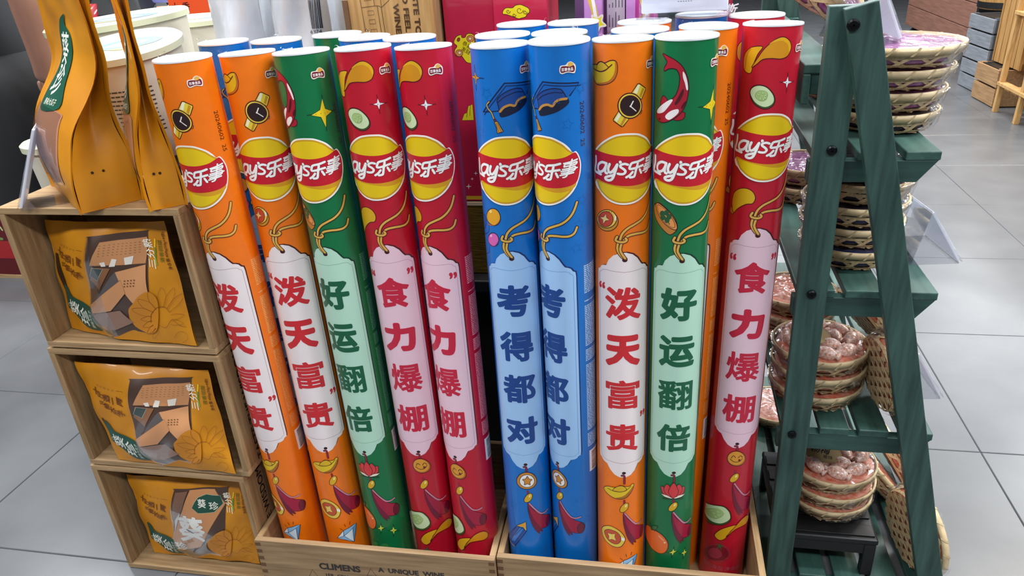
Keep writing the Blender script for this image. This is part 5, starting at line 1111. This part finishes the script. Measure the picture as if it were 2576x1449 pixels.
# ================================================================== further back, left: white cabinet, trolley of snack bags, a shopper
m_cab = mat('white_cabinet', 'DDE2EE', .4, coat=.2)
cb = empty('white_cabinet', (-2.6, 3.3, 0), label='white shop cabinet far behind the paper tubs', cat='cabinet')
mb = MB(); mb.box(-1.6, 1.15, 0, .6, .08, .93); mb.build('body', m_cab, cb, bevel=.004)
for k in range(5): mb = MB(); mb.box(-1.58 + k * .55, -1.05 + k * .55, -.018, 0, .10, .90); mb.build('door', m_cab, cb, bevel=.003)
mb = MB(); mb.box(-1.65, 1.2, -.05, .62, .93, .965); mb.build('worktop', m_cab, cb, bevel=.003); mb = MB(); mb.box(-1.6, 1.15, .05, .58, 0, .08); mb.build('plinth', m_blk, cb)
c = ony(285, 25, 3.35); sc0 = empty('counter_scale', (c[0], 3.45, .966), label='black counter scale with a round dish on the white cabinet', cat='scale')
mb = MB(); mb.add([(-.16, -.12, 0), (.16, -.12, 0), (.16, .12, 0), (-.16, .12, 0), (-.10, -.06, .12), (.10, -.06, .12), (.10, .12, .12), (-.10, .12, .12)], [(0, 3, 2, 1), (4, 5, 6, 7), (0, 1, 5, 4), (1, 2, 6, 5), (2, 3, 7, 6), (3, 0, 4, 7)]); mb.build('housing', m_blk, sc0, bevel=.01)
mb = MB(); mb.lathe([(.001, .012), (.07, .012), (.09, .02), (.085, .012)], 32, c=(0, -.02, .115)); mb.build('dish', mat('steel', '9A9DA4', .3, metal=.8), sc0, smooth=True); mb = MB(); mb.box(.12, .26, .02, .04, .04, .16); mb.build('display', mat('display_glass', '6A6A9A', .2), sc0, bevel=.004)
c = ony(482, 28, 3.0); sg = empty('sign_card', (c[0], 3.0, c[2] - .05), label='bright orange sign card with brush characters above the paper tub', cat='sign')
mb = MB(); mb.box(-.10, .12, 0, .006, 0, .10); s_ = mb.build('card', mat('sign_orange', 'E4501A', .5), sg); mb = MB(); mb.box(-.16, -.10, .002, .008, -.01, .075); mb.build('pale_tab', mat('pale_orange', 'E0AC8C', .5), sg)
mb = MB(); mb.tube([(0, .01, 0), (0, .012, -(sg.location.z - .02))], .006); mb.build('post', m_blk, sg); mb = MB(); mb.lathe([(.001, 0), (.09, 0), (.09, .012), (.001, .014)], 24, c=(0, .012, -sg.location.z + .001)); mb.build('foot', m_blk, sg)
A = Art(); [A.text(t, p, .035, '3A1408', bold=.02) for t, p in (('大', (-.07, .070)), ('香', (-.02, .070)), ('红', (-.06, .025)), ('豆', (-.01, .025)), ('鱼', (.04, .025)))]; A.build('printed_words', s_, plane_map((0, 0, 0), (1, 0, 0), (0, 0, 1)), smooth=False)
# wire trolley
m_wire = mat('chrome_wire', 'B0B2B6', .25, metal=.9)
tr = empty('wire_trolley', (-2.27, 2.52, 0), label='chrome wire trolley heaped with bags beside the shopper', cat='trolley'); X0, X1, Y0_, Y1_, Z0, Z1 = -.34, .22, -.14, .30, .52, .94
for z in (Z0, .62, .72, .82, .90, Z1):
    mb = MB(); mb.tube([(X0, Y0_, z), (X1, Y0_, z), (X1, Y1_, z), (X0, Y1_, z), (X0, Y0_, z)], .0045 if z in (Z0, Z1) else .0028, 6); mb.build('wire', m_wire, tr)
for k in range(9):
    x = X0 + (X1 - X0) * k / 8
    for y in (Y0_, Y1_): mb = MB(); mb.tube([(x, y, Z0), (x, y, Z1)], .0026, 6); mb.build('wire', m_wire, tr)
    mb = MB(); mb.tube([(x, Y0_, Z0), (x, Y1_, Z0)], .0026, 6); mb.build('wire', m_wire, tr)
for x in (-.14, .20):
    for y in (Y0_, Y1_):
        mb = MB(); mb.tube([(x, y, .09), (x, y, Z0)], .009, 8); mb.build('leg', m_wire, tr); mb = MB(); mb.tube([(x - .012, y, .046), (x + .012, y, .046)], .045, 16); mb.build('wheel', m_blk, tr)
def pillow(label, loc, rot, w, h, m, m2=None, group='bags in the wire trolley'):
    root = empty('snack_bag', loc, rot, label, 'snack bag', group)
    for sg_ in (-1, 1):
        def f(i, j): b = .035 * (math.sin(math.pi * i) * math.sin(math.pi * j)) ** .5; return Vector(((i - .5) * w, sg_ * (b + .003 * math.sin(15 * i) * math.sin(13 * j)), (j - .5) * h))
        mb = MB(); mb.grid(f, 12, 14); s_ = mb.build('front_sheet' if sg_ < 0 else 'back_sheet', m, root, smooth=True)
        if sg_ < 0 and m2:
            A = Art(); A.poly(ell((0, 0), .3, .2, n=20), m2, raw=True); A.build('printed_patch', s_, lambda u, v, off: f(.5 + u, .5 + v) + Vector((0, -.001 - off, 0)), gu=.08, gv=.08)
    return root
mr, mo_, my, mc = mat('bag_red', 'B01626', .3, coat=.4), mat('bag_orange', 'D87A1C', .3, coat=.4), mat('bag_yellow', 'B8A42C', .3, coat=.4), mat('bag_clear', 'A8A4A8', .25, coat=.5)
for k, (x, y, z, rx, rz, w, h, m, c2, lab) in enumerate([(-.22, .02, .96, .3, .1, .17, .20, mr, 'DE9A3C', 'red snack bag with an orange patch at the left end of the trolley'), (.08, .10, .95, -.25, -.3, .20, .24, mr, 'E8E0DC', 'red snack bag with a white patch lying at the right end of the trolley'),
        (-.12, .12, .80, .1, .1, .18, .20, mr, None, 'plain red snack bag half way down in the trolley'), (-.05, -.05, .655, .1, -.2, .18, .19, my, 'D8D4A0', 'yellow snack bag low down in the trolley'), (.10, .10, .64, .0, .2, .14, .18, mc, None, 'clear snack bag at the bottom right of the trolley'), (-.24, .20, .64, .0, .2, .13, .18, mo_, None, 'orange snack bag at the bottom left of the trolley'), (.09, .20, .78, .1, .15, .15, .18, mc, 'B02030', 'pale snack bag with a red patch in the middle of the trolley')]):
    pillow(lab, (-2.27 + x, 2.52 + y, z), (rx, 0, rz), w, h, m, c2)
# the shopper: dark clothes, arm reaching down to the trolley
pe = empty('person', (-1.80, 1.87, 0), (0, 0, math.pi / 2), label='shopper in dark top and black trousers reaching down beside the crates', cat='person')
def skin(name, verts, edges, rad, m, parent, root=0, sub=2):
    me = bpy.data.meshes.new(name); me.from_pydata(verts, edges, []); o = bpy.data.objects.new(name, me); col.objects.link(o); o.parent = parent
    md = o.modifiers.new('skin', 'SKIN'); md.use_smooth_shade = True
    for v, r in zip(me.skin_vertices[0].data, rad): v.radius = (r, r) if not isinstance(r, tuple) else r
    me.skin_vertices[0].data[root].use_root = True
    s = o.modifiers.new('sub', 'SUBSURF'); s.levels = sub; s.render_levels = sub; me.materials.append(m); return o
PO = Vector(pe.location)
def rel(p): return tuple(Matrix.Rotation(-math.pi / 2, 3, 'Z') @ (Vector(p) - PO))
el = Vector(ony(40, -75, 1.70)); wr_ = Vector(ony(106, 150, 1.74)); ha = Vector(ony(126, 205, 1.76))
m_skin = mat('skin', '9A6E5C', .5, vary=.04, scale=30); m_top = mat('dark_top', '16181C', .85, bump=.3, scale=80); m_trs = mat('black_trousers', '0A0A0D', .8, bump=.2, scale=60); m_hair = mat('dark_hair', '120E0C', .5)
hp = [(0, .02, .93), (0, .09, 1.08), (0, .16, 1.25), (0, .20, 1.40), (0, .20, 1.47), (0, .19, 1.56), (0, .19, 1.66), (.0, .0, .90), (-.09, 0, .86), (.09, 0, .86), (-.10, .01, .48), (.10, .01, .48), (-.10, .03, .08), (.10, .03, .08), (-.10, -.10, .03), (.10, -.10, .03), (.17, .20, 1.38), (.20, .20, 1.12), (.19, .12, .90), (-.16, .20, 1.38)]
rel_arm = [rel(el + Vector((-.02, .0, .13))), rel(el), rel(el * .55 + wr_ * .45), rel(wr_), rel(ha)]
hp += [rel_arm[1], rel_arm[2], rel_arm[3], rel_arm[4]]
ed = [(0, 1), (1, 2), (2, 3), (3, 4), (4, 5), (5, 6), (0, 7), (7, 8), (7, 9), (8, 10), (9, 11), (10, 12), (11, 13), (12, 14), (13, 15), (3, 16), (16, 17), (17, 18), (3, 19), (19, 20), (20, 21), (21, 22), (22, 23)]
skin('body', hp, ed, [.09, .09, .10, .095, .05, .085, .07, .08, .06, .06, .05, .05, .04, .04, .03, .03, .05, .045, .035, .05, .043, .038, .029, .034], m_skin, pe)
for k, (dx, dy, L) in enumerate([(-.030, .0, .055), (-.013, -.004, .068), (.004, -.004, .072), (.020, -.002, .062)]):    # fingers reaching down and away
    b0 = ha + Vector((dx, dy, -.02)); skin('finger', [rel(b0 + Vector((0, 0, .025))), rel(b0), rel(b0 + Vector((.004, .012, -L * .5))), rel(b0 + Vector((.004, .03, -L)))], [(0, 1), (1, 2), (2, 3)], [.010, .0095, .0088, .0072], m_skin, pe, 0, 1)
t0 = ha + Vector((.026, -.006, .015)); skin('thumb', [rel(t0 + Vector((-.012, 0, .01))), rel(t0 + Vector((.008, -.004, -.012))), rel(t0 + Vector((.012, .006, -.045)))], [(0, 1), (1, 2)], [.011, .0105, .008], m_skin, pe, 0, 1)
skin('shirt', [(0, .03, .84), (0, .09, 1.08), (0, .16, 1.25), (0, .20, 1.40), (0, .20, 1.455), (.17, .20, 1.38), (.20, .20, 1.18), (-.16, .20, 1.38), tuple(Vector((-.16, .20, 1.38)).lerp(Vector(rel_arm[1]), .7))], [(0, 1), (1, 2), (2, 3), (3, 4), (3, 5), (5, 6), (3, 7), (7, 8)], [(.15, .16), (.145, .135), (.145, .14), (.14, .13), .065, .075, .062, .075, .062], m_top, pe)
skin('trousers', [(0, .02, 1.02), (0, 0, .89), (-.095, 0, .84), (.095, 0, .84), (-.10, .01, .48), (.10, .01, .48), (-.10, .03, .09), (.10, .03, .09)], [(0, 1), (1, 2), (1, 3), (2, 4), (3, 5), (4, 6), (5, 7)], [(.155, .14), .135, .105, .105, .085, .085, .075, .075], m_trs, pe)
skin('hair', [(0, .22, 1.62), (0, .22, 1.70), (0, .25, 1.58)], [(0, 1), (0, 2)], [.10, .085, .075], m_hair, pe)
for sx in (-.10, .10): skin('shoe', [(sx, .05, .04), (sx, -.03, .04), (sx, -.14, .032)], [(0, 1), (1, 2)], [(.042, .038), (.045, .036), (.04, .028)], m_blk, pe)
for sx in (-.03, .03): mb = MB(); mb.lathe([(.0005, 0), (.007, .002), (.0095, .008), (.007, .014), (.0005, .016)], 12); e = mb.build('eye', mat('eye_white', 'E0DCD8', .2), pe, smooth=True); e.location = (sx, .102, 1.60)
skin('nose', [(0, .11, 1.61), (0, .092, 1.578)], [(0, 1)], [.010, .014], m_skin, pe, 0, 1); mb = MB(); mb.box(-.022, .022, .106, .114, 1.538, 1.545); mb.build('mouth', mat('lips', '7A4038', .5), pe, bevel=.003)
for sx in (-.088, .088): skin('ear', [(sx, .20, 1.57), (sx, .205, 1.61)], [(0, 1)], [(.010, .02), (.010, .022)], m_skin, pe, 0, 1)
# red carton with green scrolls at the left edge
c = ony(30, 600, 2.45); rc = empty('display_carton', (c[0] - .35, 2.65, 0), label='red display carton with pale green scroll ornament at the left edge', cat='carton')
mb = MB(); mb.box(-.35, .35, -.2, .2, .012, .80); f_ = mb.build('carton_body', mat('carton_wine', '5A1018', .5, vary=.1, scale=12), rc, bevel=.003); mb = MB(); mb.box(-.36, .36, -.21, .21, 0, .012); mb.build('base_tray', m_w1, rc)
A = Art(); zs = ony(20, 590, 2.45)[2]
A.poly([(-.35, zs - .11), (.35, zs - .11), (.35, zs - .03), (-.35, zs - .03)], 'A01C20', raw=True); A.stroke([(-.3, zs - .02), (.3, zs - .02)], .012, '6E8A4C', raw=True, sm=False)
for k in range(5): x = .29 - k * .12; A.stroke([(x + (.028 - .002 * q) * math.cos(q * .7), zs + .02 + (.028 - .002 * q) * math.sin(q * .7)) for q in range(12)], .008, 'B8C48A', raw=True)
A.build('scroll_picture', f_, plane_map((0, -.2, 0), (1, 0, 0), (0, 0, 1)), smooth=False)
# ================================================================== further back, right: brown counter, crates, barrel, bamboo rack with pomelos
def at(px, py): return Vector(onz(px, py, 0))
m_br = wood('brown_counter', '8E6352', '7A5344', 0, 4)
q0, q1 = at(2273, 92), at(2412, 170); dirv = (q1 - q0); Lc = dirv.length; ang = math.atan2(dirv.y, dirv.x)
bc = empty('brown_counter', q0, (0, 0, ang), 'reddish brown plank-faced counter on castors at the right back', 'counter')
for k in range(5):
    mb = MB(); mb.box(-.02, Lc + .15, 0, .03, .12 + k * .19, .305 + k * .19); mb.build('plank', m_br, bc, bevel=.004)
mb = MB(); mb.box(0, Lc + .13, .03, .7, .12, 1.06); mb.build('body', m_br, bc); mb = MB(); mb.box(-.05, Lc + .18, -.03, .75, 1.07, 1.11); mb.build('worktop', m_br, bc, bevel=.004)
mb = MB(); mb.box(Lc + .15, Lc + .20, 0, .7, .12, 1.06); mb.build('end_panel', m_blk, bc)
for x in (.08, Lc + .1):
    for y in (.08, .6): mb = MB(); mb.tube([(x - .02, y, .05), (x + .02, y, .05)], .05, 16); mb.build('castor', m_blk, bc); mb = MB(); mb.box(x - .012, x + .012, y - .012, y + .012, .06, .12); mb.build('castor_fork', m_blk, bc)
m_grey = wood('grey_slats', '84888E', '6E7278', 0, 6); m_tan = wood('tan_slats', 'A8845C', '8E6C48', 0, 6); m_tanz = wood('tan_staves', 'B88C52', '9A7038', 2, 6); m_dg = mat('crate_dark', '4A5058', .7)
def slat_crate(label, p, ang, w, d, h, n, m, mside, inner=True, vertical=False, group='slatted crates at the back'):
    r = empty('slatted_crate', p, (0, 0, ang), label, 'crate', group); gh = h / n
    for k in range(n):
        for y0 in (0, d - .015):
            mb = MB(); mb.box(0, w, y0, y0 + .015, k * gh + .006, (k + 1) * gh - .006); mb.build('slat', m, r, bevel=.002)
        for x0 in (0, w - .015): mb = MB(); mb.box(x0, x0 + .015, .015, d - .015, k * gh + .006, (k + 1) * gh - .006); mb.build('slat', mside, r, bevel=.002)
    for x0 in (.016, w - .046):
        for y0 in (.016, d - .046): mb = MB(); mb.box(x0, x0 + .03, y0, y0 + .03, 0, h); mb.build('corner_post', mside, r)
    if inner: mb = MB(); mb.box(.02, w - .02, .02, d - .02, .01, h - .005); mb.build('inner_panel', m_blk, r)
    return r
g0 = at(2407, 212); g1 = at(2446, 232); ag = math.atan2((g1 - g0).y, (g1 - g0).x)
slat_crate('grey slatted crate standing on end under the wooden barrel', g0, ag, (g1 - g0).length + .12, .42, .50, 5, m_grey, m_dg)
t0 = at(2441, 243); t1 = at(2490, 270); at_ = math.atan2((t1 - t0).y, (t1 - t0).x)
slat_crate('low tan slatted crate on the floor in front of the grey crate', t0, at_, (t1 - t0).length + .02, .36, .24, 2, m_tan, m_tan)
tc = empty('slatted_crate', t0 + Vector((.08, .06, .242)), (0, 0, at_), 'tan slatted crate standing upright on the low crate beside the barrel', 'crate', 'slatted crates at the back')
for k in range(5): mb = MB(); mb.box(.10 + k * .075, .165 + k * .075, .0, .015, 0, .62); mb.build('slat', m_tanz, tc, bevel=.003)
for y in (.015, .28):
    for z in (.0, .58): mb = MB(); mb.box(.08, .48, y, y + .02, z, z + .04); mb.build('rail', m_tan, tc)
for k in range(5): mb = MB(); mb.box(.10 + k * .075, .165 + k * .075, .30, .315, 0, .62); mb.build('slat', m_tanz, tc)
for x in (.08, .48): mb = MB(); mb.box(x - .012, x, .0, .315, 0, .62); mb.build('side_slat', m_tanz, tc)
bp = g0 + Vector((.34, .20, .501)); br = empty('wooden_barrel', bp, label='wooden stave barrel with black hoops on the grey crate', cat='barrel'); NB = 20
for k in range(NB):
    a0 = 2 * math.pi * k / NB; mb = MB(); prof = [(.215, 0), (.235, .15), (.24, .3), (.235, .45), (.215, .6)]
    vs = []
    for r_, z in prof:
        for da in (.004, 2 * math.pi / NB - .004): vs.append((r_ * math.cos(a0 + da), r_ * math.sin(a0 + da), z))
        for da in (.004, 2 * math.pi / NB - .004): vs.append(((r_ - .018) * math.cos(a0 + da), (r_ - .018) * math.sin(a0 + da), z))
    fs = []
    for i in range(4):
        o_ = 4 * i; fs += [(o_, o_ + 1, o_ + 5, o_ + 4), (o_ + 1, o_ + 3, o_ + 7, o_ + 5), (o_ + 3, o_ + 2, o_ + 6, o_ + 7), (o_ + 2, o_, o_ + 4, o_ + 6)]
    mb.add(vs, fs + [(0, 2, 3, 1), (16, 17, 19, 18)]); mb.build('stave', m_tanz, br)
for z in (.03, .14, .46, .57):
    rr2 = .218 + .02 * math.sin(math.pi * z / .6); mb = MB(); mb.lathe([(rr2, z - .02), (rr2 + .006, z - .02), (rr2 + .006, z + .02), (rr2, z + .02)], 40); mb.build('hoop', m_blk, br, smooth=False)
mb = MB(); mb.lathe([(.001, .05), (.20, .05)], 32); mb.build('barrel_head', m_tan, br)
m_bmb = wood('bamboo_rack', 'C89E64', 'AC824A', 2, 8); ra = at(2502, 281); rb_ = at(2554, 312); ar = math.atan2((rb_ - ra).y, (rb_ - ra).x); Lr = (rb_ - ra).length
rk = empty('bamboo_rack', ra, (0, 0, ar), 'bamboo rack with shelves of yellow fruit at the right edge', 'rack')
for x in (0, Lr):
    for y in (0, .45): mb = MB(); mb.beam((x, y, 0), (x + .10, y, 1.25), .03, .03, (0, 1, 0)); mb.build('leg', m_bmb, rk, bevel=.003)
for z in (.18, .60, 1.04):
    o_ = .10 * z / 1.25
    for y in (0, .45): mb = MB(); mb.beam((o_ - .01, y, z), (Lr + o_ + .4, y, z), .05, .02, (0, 0, 1)); mb.build('rail', m_bmb, rk, bevel=.002)
    for k in range(8): mb = MB(); mb.box(o_ + .02 + k * .11, o_ + .10 + k * .11, .01, .44, z - .035, z - .022); mb.build('slat', m_bmb, rk)
m_pom = mat('pomelo', 'D8A63C', .4, color2='C88F2C', vary=.1, scale=8, coat=.4)
pm = None; Mr = Matrix.Translation(ra) @ Matrix.Rotation(ar, 4, 'Z')
for k, (x, y, z, s) in enumerate([(.20, .14, .1665, 1), (.42, .16, .1665, 1), (.30, .34, .1665, .95), (.24, .13, .5865, 1), (.46, .15, .5865, 1.05), (.34, .34, .5865, .9)]):
    p = Mr @ Vector((x, y, z - .008)); r = empty('pomelo', p, (0, 0, k), ['yellow wrapped pomelo', 'wrapped yellow pomelo'][0] + [' at the left front of the rack\'s low shelf', ' at the right front of the rack\'s low shelf', ' at the back of the rack\'s low shelf', ' at the left front of the rack\'s middle shelf', ' at the right front of the rack\'s middle shelf', ' at the back of the rack\'s middle shelf'][k], 'fruit', 'pomelos on the bamboo rack'); r.scale = (s, s, s)
    mb = MB(); mb.lathe([(.0005, 0), (.05, .006), (.085, .04), (.095, .085), (.082, .13), (.05, .165), (.02, .185), (.0005, .19)], 24); mb.build('fruit_body', m_pom, r, smooth=True)
    mb = MB(); mb.lathe([(.052, .005), (.088, .04), (.098, .085), (.085, .13), (.05, .17), (.012, .20), (.03, .225)], 24); mb.build('clear_wrap', m_wrap, r, smooth=True)
